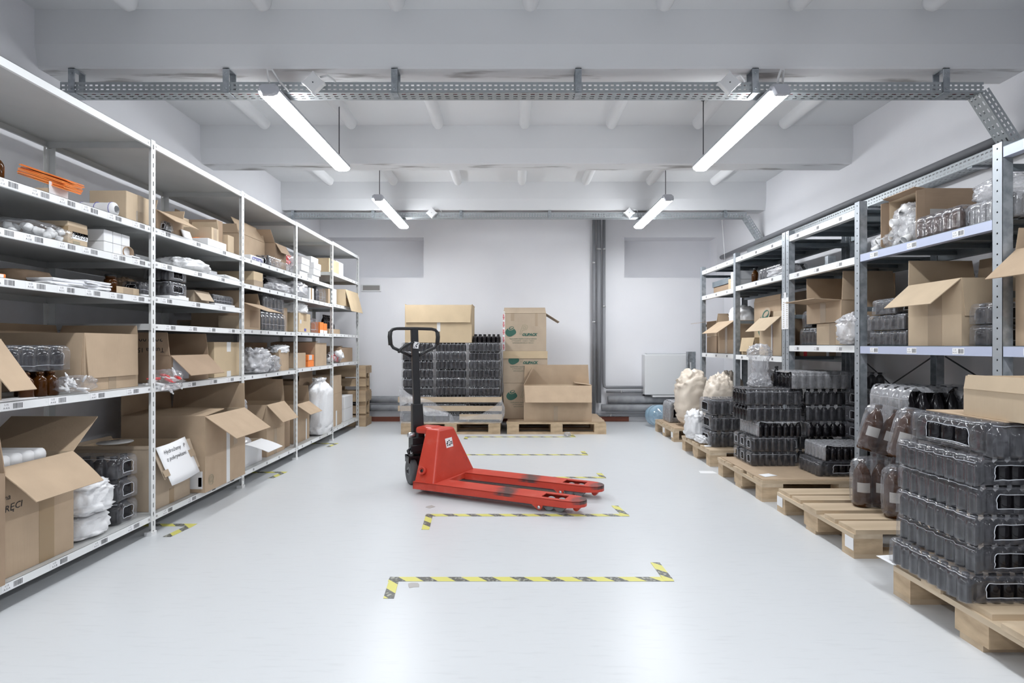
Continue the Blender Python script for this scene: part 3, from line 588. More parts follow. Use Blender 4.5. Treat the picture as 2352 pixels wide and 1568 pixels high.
for z0, z1, w0, w1 in ((.335, .62, .048, .040), ):
    vs = [(x + lean * (z - .4), y, z) for z, w in ((z0, w0), (z1, w1)) for x, y in ((-w, -.03), (w, -.03), (w, .03), (-w, .03))]
    b.add(vs, [(0, 1, 5, 4), (1, 2, 6, 5), (2, 3, 7, 6), (3, 0, 4, 7), (4, 5, 6, 7), (0, 3, 2, 1)])
b.build('handle_socket', 'black_paint', hd, bevel=.005)
b = MB(); z0, z1, w = .60, 1.200, .027
vs = [(x + lean * (z - .4), y, z) for z in (z0, z1) for x, y in ((-w, -.02), (w, -.02), (w, .02), (-w, .02))]
b.add(vs, [(0, 1, 5, 4), (1, 2, 6, 5), (2, 3, 7, 6), (3, 0, 4, 7), (4, 5, 6, 7), (0, 3, 2, 1)]); b.build('handle_pole', 'black_paint', hd, bevel=.004)
xh = lean * .76
loop = [(xh - .027, 0, .985), (xh - .10, 0, 1.025), (xh - .165, 0, 1.055), (xh - .185, 0, 1.085), (xh - .192, 0, 1.14), (xh - .188, 0, 1.175), (xh - .17, 0, 1.195), (xh - .14, 0, 1.202), (xh, 0, 1.204), (xh + .14, 0, 1.202), (xh + .17, 0, 1.195), (xh + .188, 0, 1.175), (xh + .192, 0, 1.14), (xh + .185, 0, 1.085), (xh + .165, 0, 1.055), (xh + .10, 0, 1.025), (xh + .027, 0, .985)]
h = MB().tube(loop, .0125, 10).build('handle_loop', 'black_paint', hd)
for s in (-1, 1): MB().tube([(xh + s * .186, 0, 1.075), (xh + s * .192, 0, 1.14), (xh + s * .188, 0, 1.178)], .0165, 10).build('grip', 'black_rubber', h)
MB().tube([(xh - .01, -.022, 1.10), (xh - .05, -.025, 1.085), (xh - .10, -.025, 1.055), (xh - .128, -.025, 1.03), (xh - .13, -.025, 1.015)], [.010, .010, .012, .012, .008], 8).build('release_lever', 'black_paint', hd)
b = MB(); b.box(-.026, .026, -.0008, 0, -.032, .032, 0); rnd = random.Random(2)
for k in range(7): x = rnd.uniform(-.024, .012); z = rnd.uniform(-.03, .02); b.box(x, x + .012, -.0014, -.0008, z, z + .008, 1)
b.v = [(x * .8, y, z * .8) for x, y, z in b.v]
o = b.build('instruction_sticker', ['paper', 'ink'], hd); o.location = (lean * .67 + .004, -.0215, 1.075); o.rotation_euler.y = .12

bpy.context.view_layer.update()
for ch in list(hd.children):          # the head's pieces are parts of the truck itself
    mt = hd.matrix_local @ ch.matrix_local; ch.parent = truck; ch.matrix_parent_inverse = Matrix(); ch.matrix_local = mt
bpy.data.objects.remove(hd)

# ------------------------------------------------------------------ pallets (1.2 x 0.8, deck boards along the local x)
def pallet_parts():
    P = {}
    P['deck_board_wide'] = MB().box(-.6, .6, -.0725, .0725, -.011, .011).mesh('deck_board', 'wood'); P['deck_board_thin'] = MB().box(-.6, .6, -.05, .05, -.011, .011).mesh('deck_board', 'wood')
    P['stringer_board'] = MB().box(-.0725, .0725, -.4, .4, -.011, .011).mesh('stringer_board', 'wood_pale')
    P['block'] = MB().box(-.0725, .0725, -.05, .05, -.039, .039).mesh('block', 'wood_block'); P['block_mid'] = MB().box(-.0725, .0725, -.0725, .0725, -.039, .039).mesh('block', 'wood_block')
    P['bottom_board'] = MB().box(-.6, .6, -.05, .05, -.011, .011).mesh('bottom_board', 'wood')
    return P
PP = pallet_parts()
def pallet(label, cx, cy, rz=0, mats=None, jit=0, z=0, group='wooden pallets', rot=None):
    t = thing('pallet', label, 'pallet', (cx, cy, z), rz, group); rnd = random.Random(label)
    if rot: t.rotation_euler = rot
    def pt(name, me, loc):
        o = obj(name, me, t, bevel=0, loc=loc)
        if mats: o.material_slots[0].link = 'OBJECT'; o.material_slots[0].material = M[mats]
        return o
    for y in (-.35, 0, .35): pt('bottom_board', PP['bottom_board'], (0, y, .011))
    for x in (-.5275, 0, .5275):
        for y in (-.35, 0, .35): pt('block', PP['block_mid'] if y == 0 else PP['block'], (x, y, .061))
        pt('stringer_board', PP['stringer_board'], (x, 0, .111))
    for y, k in ((-.3275, 'wide'), (-.18, 'thin'), (0, 'wide'), (.18, 'thin'), (.3275, 'wide')): pt('deck_board', PP['deck_board_' + k], (rnd.uniform(-jit, jit), y, .133))
    return t
PT = .1445

# ------------------------------------------------------------------ cardboard boxes
def carton(label, x0, x1, y0, y1, z0, z1, fl=None, fd=None, mat='card', closed=False, rz=0, tapes=(), texts=(), name='cardboard_box', cat='cardboard box', group=None, top_gap=0, inner='card_inner', curl=0):
    """an RSC box; fl = {'xp': angle, ...}: 0 lies closed, 90 stands up, 180 sticks out level, 250 hangs down"""
    w, d, h = x1 - x0, y1 - y0, z1 - z0; t = thing(name, label, cat, ((x0 + x1) / 2, (y0 + y1) / 2, z0), rz, group)
    th = .005; X, Y = w / 2, d / 2; b = MB()
    if closed:
        b.box(-X, X, -Y, Y, 0, h, 0); b.build('body', [mat, inner], t, bevel=.003)
        if closed != 'plain':
            s = MB(); 
            if w > d: s.box(-X + .002, X - .002, -.024, .024, h, h + .0008)
            else: s.box(-.024, .024, -Y + .002, Y - .002, h, h + .0008)
            s.build('tape', 'tape_clear', t)
    else:
        o_ = [(-X, -Y), (X, -Y), (X, Y), (-X, Y)]; i_ = [(-X + th, -Y + th), (X - th, -Y + th), (X - th, Y - th), (-X + th, Y - th)]
        vs = [(x, y, 0) for x, y in o_] + [(x, y, h) for x, y in o_] + [(x, y, th) for x, y in i_] + [(x, y, h) for x, y in i_]
        b.add(vs, [(0, 3, 2, 1)] + [(k, (k + 1) % 4, 4 + (k + 1) % 4, 4 + k) for k in range(4)] + [(4 + k, 4 + (k + 1) % 4, 12 + (k + 1) % 4, 12 + k) for k in range(4)], 0)
        b.add(vs, [(8, 9, 10, 11)] + [(8 + k, 12 + k, 12 + (k + 1) % 4, 8 + (k + 1) % 4) for k in range(4)], 1); b.build('body', [mat, inner], t)
        for k, v in (fl or {}).items():
            ang = v if not isinstance(v, (tuple, list)) else v[0]; fdep = (v[1] if isinstance(v, (tuple, list)) else None) or fd or min(w, d) / 2; cu = v[2] if isinstance(v, (tuple, list)) and len(v) > 2 else curl
            hw = (d if k[0] == 'x' else w) / 2 - .003; vs = []; n = 5; p = Vector((0, h)); a = ang - cu / 2; pts = [p.copy()]
            for i in range(n - 1): dirv = Vector((math.cos(R(a)), math.sin(R(a)))); p = p + dirv * (fdep / (n - 1)); pts.append(p.copy()); a += cu / (n - 1)
            pts2 = []
            for i, q in enumerate(pts):
                tdir = (pts[min(i + 1, n - 1)] - pts[max(i - 1, 0)]).normalized(); pts2.append(q + Vector((-tdir.y, tdir.x)) * .004)
            def place(q, s):   # q = (inward distance, z)
                if k == 'xp': return (X - q.x, s, q.y)
                if k == 'xn': return (-X + q.x, s, q.y)
                if k == 'yp': return (s, Y - q.x, q.y)
                return (s, -Y + q.x, q.y)
            for i in range(n):
                hh = hw - .012 * (i / (n - 1)); vs += [place(pts[i], -hh), place(pts[i], hh), place(pts2[i], hh), place(pts2[i], -hh)]
            fs = [(0, 1, 2, 3), tuple(4 * n - 4 + c for c in (3, 2, 1, 0))]
            for i in range(n - 1): a4, b4 = 4 * i, 4 * i + 4; fs += [(a4, a4 + 1, b4 + 1, b4), (a4 + 1, a4 + 2, b4 + 2, b4 + 1), (a4 + 2, a4 + 3, b4 + 3, b4 + 2), (a4 + 3, a4, b4, b4 + 3)]
            MB().add(vs, fs).build('flap', mat, t, recalc=True)
    FR = {'xp': ((X, -Y), (0, 1, 0), (1, 0)), 'xn': ((-X, Y), (0, -1, 0), (-1, 0)), 'yn': ((-X, -Y), (1, 0, 0), (0, -1)), 'yp': ((X, Y), (-1, 0, 0), (0, 1))}
    def fr(face, u, v, off):
        (ox, oy), r, n = FR[face]; W = d if face[0] == 'x' else w
        return frame((ox + r[0] * u * W + n[0] * off, oy + r[1] * u * W + n[1] * off, v * h), r, (0, 0, 1)), W
    for nm, face, u0, u1, v0, v1, m in tapes:
        T, W = fr(face, (u0 + u1) / 2, (v0 + v1) / 2, .0002); o = MB().box(-(u1 - u0) * W / 2, (u1 - u0) * W / 2, -(v1 - v0) * h / 2, (v1 - v0) * h / 2, 0, .0008).build(nm, m, t); o.matrix_local = T
    for face, u, v, size, s, m, rot, *sh in texts:
        T, W = fr(face, u, v, .0016); vs, fs = textmesh(s, size, *(sh or [])); o = MB().add(vs, fs).build('lettering', m, t); o.matrix_local = T @ Matrix.Rotation(R(rot), 4, 'Z')
    return t
def green_logo(t, face_T, s):        # round green kettle shaped emblem with a hollow ellipse, and an outlined letter
    b = MB(); pts = []
    for k in range(40):
        a = 2 * PI * k / 40; rx = .5 * (1 - .12 * max(0, math.sin(a))); pts.append((rx * math.cos(a) * 1.02, .44 * math.sin(a) - .1 + .10 * max(0, math.cos(a * 1.0 + .9)) ** 3))
    b.prism([(x * s, y * s) for x, y in pts], 0, .0006, 0)
    el = lambda rx, ry, cx, cy, rot: [(cx + rx * math.cos(a) * math.cos(rot) - ry * math.sin(a) * math.sin(rot), cy + rx * math.cos(a) * math.sin(rot) + ry * math.sin(a) * math.cos(rot)) for a in [2 * PI * k / 28 for k in range(28)]]
    b.prism([(x * s, y * s) for x, y in el(.33, .20, .06, .30, .35)], .0002, .0010, 1); b.prism([(x * s, y * s) for x, y in el(.25, .145, .05, .285, .35)], .0004, .0014, 0); b.prism([(x * s, y * s) for x, y in el(.175, .07, .075, .315, .35)], .0006, .0018, 1)
    o = b.build('emblem', ['ink_green', 'card_grey'], t); o.matrix_local = face_T; return o

# ------------------------------------------------------------------ bottles and shrink wrapped packs
def bottle_profile(d, h, kind):
    r = d / 2
    if kind == 'jug': p = [(0, 0), (.9, 0), (1, .02), (1, .55), (.97, .63), (.8, .74), (.5, .85), (.33, .90), (.31, .93), (.38, .93), (.38, 1), (0, 1)]
    elif kind == 'jar': p = [(0, 0), (.9, 0), (1, .04), (1, .68), (.9, .76), (.72, .80), (.72, .82), (.8, .82), (.8, 1), (0, 1)]
    elif kind == 'tall': p = [(0, 0), (.9, 0), (1, .015), (1, .62), (.9, .70), (.55, .80), (.36, .86), (.34, .93), (.42, .93), (.42, 1), (0, 1)]
    else: p = [(0, 0), (.92, 0), (1, .03), (1, .58), (.96, .66), (.76, .76), (.5, .83), (.42, .86), (.42, .9), (.5, .9), (.5, 1), (0, 1)]
    return [(a * r * .97, z * h) for a, z in p]
_bm = {}
def bottle_mesh(d, h, kind='std', mat='bottle_dark', n=14):
    k = (round(d, 4), round(h, 4), kind, mat)
    if k not in _bm: b = MB(); b.lathe(bottle_profile(d, h, kind), n, 0); _bm[k] = b.mesh('bottle', mat)
    return _bm[k]
_fm = {}
def film_mesh(nx, ny, d, h, axis, var, mat, ends):
    k = (nx, ny, round(d, 4), round(h, 4), axis, var % 3, mat, ends)
    if k in _fm: return _fm[k]
    na, nb = (nx, ny) if axis == 'x' else (ny, nx); La, Wb = na * d / 2, nb * d / 2
    rnd = random.Random(var % 3 * 31 + na * 7 + nb); b = MB(); seed = Vector((var % 3 * 7.3, na * 1.7, nb * 2.1))
    cs = []                                    # cross section, going round: (b, z, scallop weight)
    pr = .30 * h
    for t_ in range(7): cs.append((Wb + .005, .012 * h + (h * .66) * t_ / 6, 1.0))
    for t_ in range(1, 5): a = PI / 2 * t_ / 4; cs.append((Wb + .005 - pr * .62 * (1 - math.cos(a)), h * .672 + (h * .335) * math.sin(a), 1 - t_ / 5))
    nt = 6
    for t_ in range(1, nt): cs.append(((Wb - pr * .6) * (1 - 2 * t_ / nt), h * 1.01, -.5))
    cs += [(-bb, z, s) for bb, z, s in reversed(cs[:11])]
    for t_ in range(1, nt): cs.append(((Wb) * (-1 + 2 * t_ / nt), .004, 0))
    m = len(cs); per = 4; stations = []
    for i in range(na * per + 1): stations.append((-La + d * i / per, 1.0, 0))
    ov = .35 * d
    if ends: stations = [(-La - ov * .55, .50, 2), (-La - ov * .8, .66, 2), (-La - ov * .7, .84, 2), (-La - ov * .3, .96, 1)] + stations + [(La + ov * .3, .96, 1), (La + ov * .7, .84, 2), (La + ov * .8, .66, 2), (La + ov * .55, .50, 2)]
    vs = []
    for a, sc, e in stations:
        ph = abs(math.sin(PI * (a + La) / d)) if not e else 1
        for bb, z, s in cs:
            q = .0; 
            if s > 0: q = (1 - ph) ** .8 * .26 * d * s
            zz = z - ((1 - ph) * .09 * h if s == -.5 else 0)
            B = bb - math.copysign(q, bb); zc = h * .46
            nz = noise.noise(Vector((a * 30, bb * 30, z * 30)) + seed) * (.0012 if not e else .006)
            B = B * sc + nz; zz = zc + (zz - zc) * sc + nz * .6
            zz = max(.0015, zz)
            vs.append((a, B, zz) if axis == 'x' else (B, a, zz))
    ns = len(stations); fs = [(i * m + j, i * m + (j + 1) % m, (i + 1) * m + (j + 1) % m, (i + 1) * m + j) for i in range(ns - 1) for j in range(m)]
    b.add(vs, fs, 0, True)
    # bright folded seams: rings round the end openings and a wavy line along each side
    if ends:
        for i in (0, ns - 1): b.tube([Vector(vs[i * m + j]) for j in range(0, m)], .0016, 4, 1, closed=True)
    jj = 2 + var % 2
    for j in (jj, m - 5 - jj - nt + 0):
        if 0 <= j < m: b.tube([Vector(vs[i * m + j]) * 1.0 + Vector((0, 0, .002 * math.sin(i * .9 + var))) for i in range(4 if ends else 0, ns - (4 if ends else 0), 2)], .0010, 4, 1)
    _fm[k] = b.mesh('shrink_film', [mat, 'film_edge']); return _fm[k]
_pv = [0]
def pack(label, x0, y0, z0, nx, ny, d, h, axis='x', sides='fl', rz=0, kind='std', mat='bottle_dark', film='film', ends=True, group=None, top=False, cat='bottle pack', hexrow=False):
    """x0,y0 = the pack's aisle-near corner is given by its centre; bottles stand in an nx by ny raft"""
    t = thing('bottle_pack', label, cat, (x0, y0, z0), rz, group); me = bottle_mesh(d, h, kind, mat); _pv[0] += 1
    for i in range(nx):
        for j in range(ny):
            keep = top or ('f' in sides and j == 0) or ('b' in sides and j == ny - 1) or ('l' in sides and i == 0) or ('r' in sides and i == nx - 1)
            if keep: obj('bottle', me, t, loc=((i + .5 - nx / 2) * d, (j + .5 - ny / 2) * d, .0025))
    if hexrow:
        for i in range(nx - 1): obj('bottle', me, t, loc=((i + 1 - nx / 2) * d, (1.37 - ny / 2) * d, .0025))
    if film: obj('shrink_film', film_mesh(nx, ny, d, h + .003, axis, _pv[0], film, ends), t)
    return t
def loose_bottle(label, x, y, z, d, h, kind='std', mat='amber', cap=None, group=None, tilt=None, name='bottle'):
    t = thing(name, label, 'bottle', (x, y, z), 0, group); b = MB(); b.lathe(bottle_profile(d, h, kind), 20, 0); b.build('glass_body', mat, t)
    if cap: r = {'jar': .42, 'jug': .21, 'std': .27, 'tall': .23}[kind] * d; MB().lathe([(0, h * .91), (r, h * .91), (r, h * 1.01), (r * .9, h * 1.02), (0, h * 1.02)], 18).build('cap', cap, t)
    if tilt: t.rotation_euler = tilt
    return t
# ------------------------------------------------------------------ soft bags
def blob(sx, sy, sz, seed, amp=.14, fine=.065, n=52, m=34, e=.55, profile=None, mi=0, sag=.0, freq=3.2):
    """crumpled closed bag standing on z=0; profile(v) scales the girth with height"""
    b = MB(); sd = Vector((seed * 3.7, seed * 1.3, seed * 5.1))
    def fn(u, v):
        a = 2 * PI * u; ph = -PI / 2 + PI * v; ce = math.copysign(abs(math.cos(ph)) ** e, 1); se = math.copysign(abs(math.sin(ph)) ** e, math.sin(ph))
        ca = math.copysign(abs(math.cos(a)) ** .75, math.cos(a)); sa = math.copysign(abs(math.sin(a)) ** .75, math.sin(a))
        g = profile(v) if profile else 1
        p = Vector((sx * ca * ce * g, sy * sa * ce * g, sz * (se + 1) / 2))
        q = Vector((ca * ce, sa * ce, se * sz / max(sx, sy))) * freq + sd
        rg = lambda w_: .45 - 2 * abs(noise.noise(w_)); k = 1 + amp * noise.noise(q) + fine * 1.3 * rg(q * 1.7) + fine * .9 * rg(Vector((q.x * 3.6, q.y * 3.6, q.z * 1.3)) + sd) + fine * .55 * rg(q * 6.3)
        p.x *= k; p.y *= k; p.z *= 1 + (amp * .5 * noise.noise(q * 1.2 + Vector((9, 0, 0)))) * v
        p.z = max(0, p.z); return tuple(p)
    b.grid(fn, n, m, mi, wrap=True); return b
def bag(label, x, y, z, sx, sy, sz, seed, mat='film_clear', name='plastic_bag', cat='bag', part=None, rz=0, group=None, **kw):
    b = blob(sx, sy, sz, seed, **kw)
    if part: t = thing(name, label, cat, (x, y, z), rz, group); b.build('bag_film', mat, t); return t
    o = b.build(name, mat); o.location = (x, y, z); o.rotation_euler.z = rz; return tag(o, label, cat, group)
def fill(t, kind, n, sx, sy, sz, seed, mats, size, z0=.0):
    """small pieces seen inside a see-through bag: parts of that bag"""
    rnd = random.Random(seed); mes = []
    for mt in mats:
        b = MB()
        if kind == 'cap': b.lathe([(0, 0), (.5, 0), (.5, .7), (.42, .8), (0, .8)], 12)
        elif kind == 'cup': b.lathe([(.36, 0), (.5, 1.1), (.47, 1.1), (.33, .05), (0, .05)], 12)
        else: b.lathe([(0, 0), (.3, 0), (.3, 2.0), (.22, 2.2), (.14, 2.2), (.14, 2.7), (0, 2.7)], 10)
        b.v = [(x * size, y * size, zz * size) for x, y, zz in b.v]; mes.append(b.mesh(kind, mt))
    for i in range(n):
        a, r = rnd.uniform(0, 2 * PI), math.sqrt(rnd.random()) * .78; o = obj(kind, mes[i % len(mes)], t, loc=(sx * r * math.cos(a), sy * r * math.sin(a), z0 + size * .6 + sz * rnd.uniform(.04, .58)))
        o.rotation_euler = (rnd.uniform(0, 6), rnd.uniform(0, 6), rnd.uniform(0, 6))
# ------------------------------------------------------------------ what stands on the left shelves
def dep(px, X): return X * F / (px - 1181)         # distance of a point seen at column px on the plane x = X
def hgt(py, Y): return EYE - (py - 793) * Y / F
def acr(px, Y): return (px - 1181) * Y / F
LX = -2.10
def lb(label, pc, pf, ytop, zb, back=None, X=LX, **k):    # box with its aisle face between columns pc (near) and pf (far)
    y0, y1 = dep(pc, X), dep(pf, X); h = hgt(ytop, y0)
    xb = back if back else X - .4
    return carton(label, min(X, xb), max(X, xb), y0, y1, zb, max(h, zb + .02), **k)
e = .0015
# --- bay by the left edge of the picture, second shelf from the top
Z2, Z3, Z4, Z5, Z6 = 1.745 + e, 1.545 + e, 1.345 + e, .844 + e, .115 + e
GB = 'boxes on the left shelving'
t = lb('low open brown box holding orange envelopes, second shelf from top, far left', 111, 151, 431, Z2, -2.33, tapes=[('label_strip', 'xp', 0, 1, 0, .45, 'card_light')], group=GB)
y0 = dep(118, -2.14); rnd = random.Random(3)
for k in range(9):
    o = MB().box(-.112, .112, -.05, .05, -.0022, .0022, 0).add([(-.01, -.05, .0024), (.025, -.05, .0024), (.025, .05, .0024), (-.01, .05, .0024)], [(0, 1, 2, 3)], 1).build('envelope', ['orange', 'paper'])
    o.location = (-2.140 + .002 * k, y0 - .01, Z2 + .070 + .0050 * k); o.rotation_euler = (0, R(19), R(rnd.uniform(-7, 7)))
    tag(o, 'orange envelope with a white strip in the tilted bundle on the low open box', 'envelope', 'bundle of orange envelopes')
o = MB().box(-.002, .002, -.05, .05, 0, .065).build('paper_sheet', 'paper'); o.location = (-2.088, dep(137, -2.088) - .005, Z2 + .0); tag(o, 'white paper leaning on the low box under the orange envelopes', 'paper')
loose_bottle('dark bottle in a clear bag at the left picture edge, second shelf', -2.17, dep(-4, -2.15), Z2, .07, .13, 'std', 'amber')
b = MB(); T = Matrix.Translation((-2.24, 0, 0)) @ Matrix.Rotation(PI / 2, 4, 'Y')
def roll(u, v):
    a = 2 * PI * u; r = .035 * (1 + .18 * noise.noise(Vector((math.cos(a) * 2, math.sin(a) * 2, v * 5)))) * (.55 if v > .97 else 1) * (.5 if v < .03 else 1)
    return (-2.33 + .25 * v, r * math.cos(a), .038 + r * math.sin(a))
b.grid(roll, 18, 22, 0, wrap=True)
for q in (.30, .62, .92): b.tube([(-2.33 + .25 * q, .0375 * math.cos(2 * PI * k / 18), .038 + .0375 * math.sin(2 * PI * k / 18)) for k in range(18)], .0016, 4, 1, closed=True)
o = b.build('paper_roll', ['paper', 'ink_blue']); o.location = (0, dep(250, -2.1) + .03, Z2); tag(o, 'crinkled roll of white printed bags in front of the big taped box', 'roll')
lb('plain brown box with a vertical tape and clear pouch, beside the first white post', 290, 345, 437, Z2, -2.30, closed=True, mat='card_light', tapes=[('tape', 'xp', .46, .70, 0, 1, 'tape_clear'), ('pouch', 'xp', .40, .62, .02, .45, 'film_clear')], group=GB)
# third shelf
lb('white carton at the left picture edge on the third shelf', -60, 33, 512, Z3, -2.5, X=-2.3, closed='plain', mat='white_card', group=GB)
t = bag('flat clear bag of white caps lying on the third shelf, far left', -2.17, dep(85, -2.17), Z3, .085, .17, .085, 5, part=1, amp=.2, e=.8); fill(t, 'cap', 34, .075, .16, .07, 5, ['bottle_cap_white'], .030)
t = lb('brown taped box with a white sticker reading 32626', 156, 201, 506, Z3, -2.44, tapes=[('tape', 'yn', 0, 1, .38, .78, 'tape_brown'), ('tape', 'xp', 0, 1, .48, .82, 'tape_brown'), ('label', 'xp', .22, 1.0, .30, .60, 'paper'), ('label', 'xp', .25, .6, .02, .22, 'ink_outline')], texts=[('xp', .6, .46, .034, '32626', 'ink', -4)], closed=True, mat='card_light', group=GB)
k = 0
for i in range(3):
    for j in range(2):
        y0 = dep(239 + 0, LX) + i * .064
        carton('small white carton, %s of the six beside the 32626 box' % ['nearest lower', 'nearest upper', 'middle lower', 'middle upper', 'far lower', 'far upper'][2 * i + j], LX - .20, LX - .0, y0, y0 + .060, Z3 + j * .062, Z3 + .0605 + j * .062, closed='plain', mat='white_card', group='six small white cartons on the third shelf', cat='carton')
o = MB().lathe([(.030, 0), (.030, .12), (.027, .12), (.027, 0)], 20, 0, Matrix.Translation((-2.2, dep(300, -2.1), Z3 + .031)) @ Matrix.Rotation(PI / 2, 4, 'Y') @ Matrix.Rotation(.3, 4, 'X'), close=False).build('cardboard_tube', 'card_dark'); tag(o, 'short brown cardboard tube lying on the third shelf near the first white post', 'tube')
for j, (q, w_, zz) in enumerate(((276, .10, 0), (298, .09, .007), (318, .06, .0))):
    o = MB().prism([(-.06, -w_ / 2), (.055, -w_ / 2 + .01), (.06, w_ / 2), (-.05, w_ / 2 - .01)], 0, .006).build('flat_bag', 'paper'); o.location = (-2.125, dep(q, -2.1) - .01, Z3 + zz); o.rotation_euler.z = .2 * j; tag(o, ['flat white paper bag lying before the six white cartons', 'flat white paper bag lying before the brown tube', 'small flat white bag lying beside the first white post'][j], 'paper bag')
lb('long white carton behind the brown tube on the third shelf', 312, 344, 583, 1.5545, -2.55, X=-2.30, closed='plain', mat='white_card', group=GB)
# fourth shelf
lb('orange and white carton at the far left edge of the fourth shelf', -18, 14, 641, Z4, -2.3, closed='plain', mat='orange', tapes=[('label', 'xp', .3, .8, .1, .9, 'paper')], group=GB)
t = bag('brown paper parcel wrapped in clear tape on the fourth shelf', -2.28, dep(55, -2.28), Z4, .08, .105, .075, 9, 'card_dark', 'parcel', 'parcel', amp=.05, fine=.03, e=.35)
rnd = random.Random(8)
for i, (q, n) in enumerate(((128, 6), (198, 8))):
    for j in range(n):
        o = MB().prism([(-.07, -.075), (.06, -.085), (.07, .08), (-.065, .075)], 0, .0055).build('flat_bag', 'paper' if j % 3 else 'paper_grey'); o.location = (-2.135, dep(q, -2.135) + rnd.uniform(-.012, .012), Z4 + .0056 * j); o.rotation_euler.z = rnd.uniform(-.25, .25)
        tag(o, 'flat white paper bag in the %s pile on the fourth shelf' % ('left' if i == 0 else 'right, taller'), 'paper bag', 'flat bags piled on the fourth shelf')
loose_bottle('large amber jar with a black lid standing on the fourth shelf', -2.13, dep(254, -2.13), Z4, .062, .098, 'jar', 'amber', 'cap_black')
loose_bottle('dark capped bottle behind the flat bags on the fourth shelf', -2.42, dep(181, -2.42) + .33, Z4, .05, .14, 'std', 'bottle_dark', 'cap_black')
lb('small brown box with taped front beside the amber jar', 267, 320, 656, Z4, -2.22, closed='plain', mat='card_light', tapes=[('tape', 'xp', .3, .72, .1, .9, 'tape_clear')], group=GB)
lb('low brown box behind the amber jar on the fourth shelf', 222, 250, 652, 1.3545, -2.55, X=-2.30, mat='card', group=GB)
t = bag('crumpled brown paper behind the small taped box', -2.28, dep(285, -2.28), 1.3545, .05, .06, .11, 12, 'card_dark', 'crumpled_paper', 'crumpled paper', amp=.3, fine=.15)
pack('short row of dark vials in film just left of the first white post', -2.16, dep(331, -2.14) - .02, Z4 + .02, 3, 3, .034, .065, 'y', 'fl r', group='bottle packs on the left shelving')
o = MB().box(-.055, .055, -.055, .055, 0, .018).build('tray', 'white_card'); o.location = (-2.16, dep(331, -2.14) - .02, Z4); tag(o, 'white card tray under the short row of dark vials', 'tray')
# fifth shelf
t = carton('large open brown box with hanging flaps, fifth shelf by the first white post', -2.55, -2.105, 2.665, 3.045, Z5, 1.135, {'xp': (267, .225), 'yn': (268, .22), 'xn': 92, 'yp': 100}, fd=.05, tapes=[('tape', 'xp', .42, .56, 0, .35, 'tape_clear')], group=GB)
for i, (px, X_) in enumerate(((50, -2.2), (75, -2.2), (92, -2.13), (118, -2.12), (60, -2.12), (108, -2.24))):
    loose_bottle('dark amber bottle under the film pack, %s of six on the fifth shelf' % ['back left', 'back middle', 'front middle', 'front right', 'front left', 'back right'][i], X_, dep(px, X_), Z5, .056, .108, 'std', 'amber', group='six loose amber bottles on the fifth shelf')
pack('film pack of big dark bottles lying on top of the loose amber bottles', -2.19, 2.43, Z5 + .11, 2, 4, .075, .115, 'y', 'fl r', group='bottle packs on the left shelving')
t = bag('clear bag of white tubes lying before the large open box', -2.085, dep(172, -2.085), Z5, .05, .105, .085, 15, part=1, amp=.2, e=.8); fill(t, 'tube', 16, .045, .10, .08, 15, ['tube_white'], .018)
carton('open brown box mostly outside the picture on the fifth shelf', -2.5, -2.115, 2.10, 2.245, Z5, 1.10, {'xp': (232, .26), 'xn': 95}, group=GB)
o = MB().prism([(-.05, -.09), (.05, -.1), (.04, .09), (-.05, .08)], 0, .003).build('paper_sheet', 'paper'); o.location = (-2.105, dep(22, -2.105), Z5); tag(o, 'white sheet lying on the edge of the fifth shelf, far left', 'paper')
# bottom shelf
carton('tall brown box cut by the left picture edge on the bottom shelf', -2.5, -2.035, 2.092, 2.176, Z6, .562, {'yp': 85, 'xn': 90}, fd=.18, mat='card_dark', group=GB)
t = carton('big open brown box marked in ink on the bottom shelf, flap folded out', -2.55, -2.085, 2.186, 2.575, Z6, .575, {'xp': (222, .205, 8), 'yp': (140, .22), 'xn': 80, 'yn': 80}, fd=.16, tapes=[('tape', 'xp', .52, .72, 0, .85, 'tape_brown')], texts=[('xp', .10, .72, .032, 'Dna', 'ink', 4, .2), ('xp', .17, .62, .038, 'KRĘCI', 'ink', 4, .2)], group=GB)
t = bag('clear bag of white rolls in the big marked box', -2.27, 2.36, .505, .15, .13, .07, 21, part=1, amp=.12); 
for i in range(4): MB().lathe([(.034, -.14), (.034, .14), (0, .141)], 16, 0, Matrix.Translation((0, -.09 + .058 * i, .075)) @ Matrix.Rotation(PI / 2, 4, 'Y')).build('roll', 'paper', t)
bag('white bag filling the big marked box below the rolls', -2.30, 2.38, .13, .17, .15, .37, 22, 'sack_white', e=.5)
bag('lower white woven sack on the bottom shelf beside the big marked box', -2.20, 2.73, Z6, .13, .112, .11, 23, 'sack_white', name='sack', cat='sack', e=.42, amp=.16)
bag('upper white plastic sack slumped on the lower sack of the bottom shelf', -2.185, 2.73, Z6 + .112, .13, .112, .17, 27, 'sack_white', name='sack', cat='sack', e=.5, amp=.25, fine=.085)
o = MB().box(-.025, .025, -.02, .02, 0, .004).build('tape_piece', 'tape_brown'); o.location = (-2.155, 2.735, Z6 + .272); tag(o, 'piece of brown tape on the upper white sack', 'tape')
for k in range(3):
    pack('film pack of dark bottles, %s of the three piled beside the white sacks' % ['bottom', 'middle', 'top'][k], -2.325, 2.95, Z6 + .1215 * k, 6, 2, .073, .117, 'x', 'flr', group='three bottle packs piled on the bottom shelf')
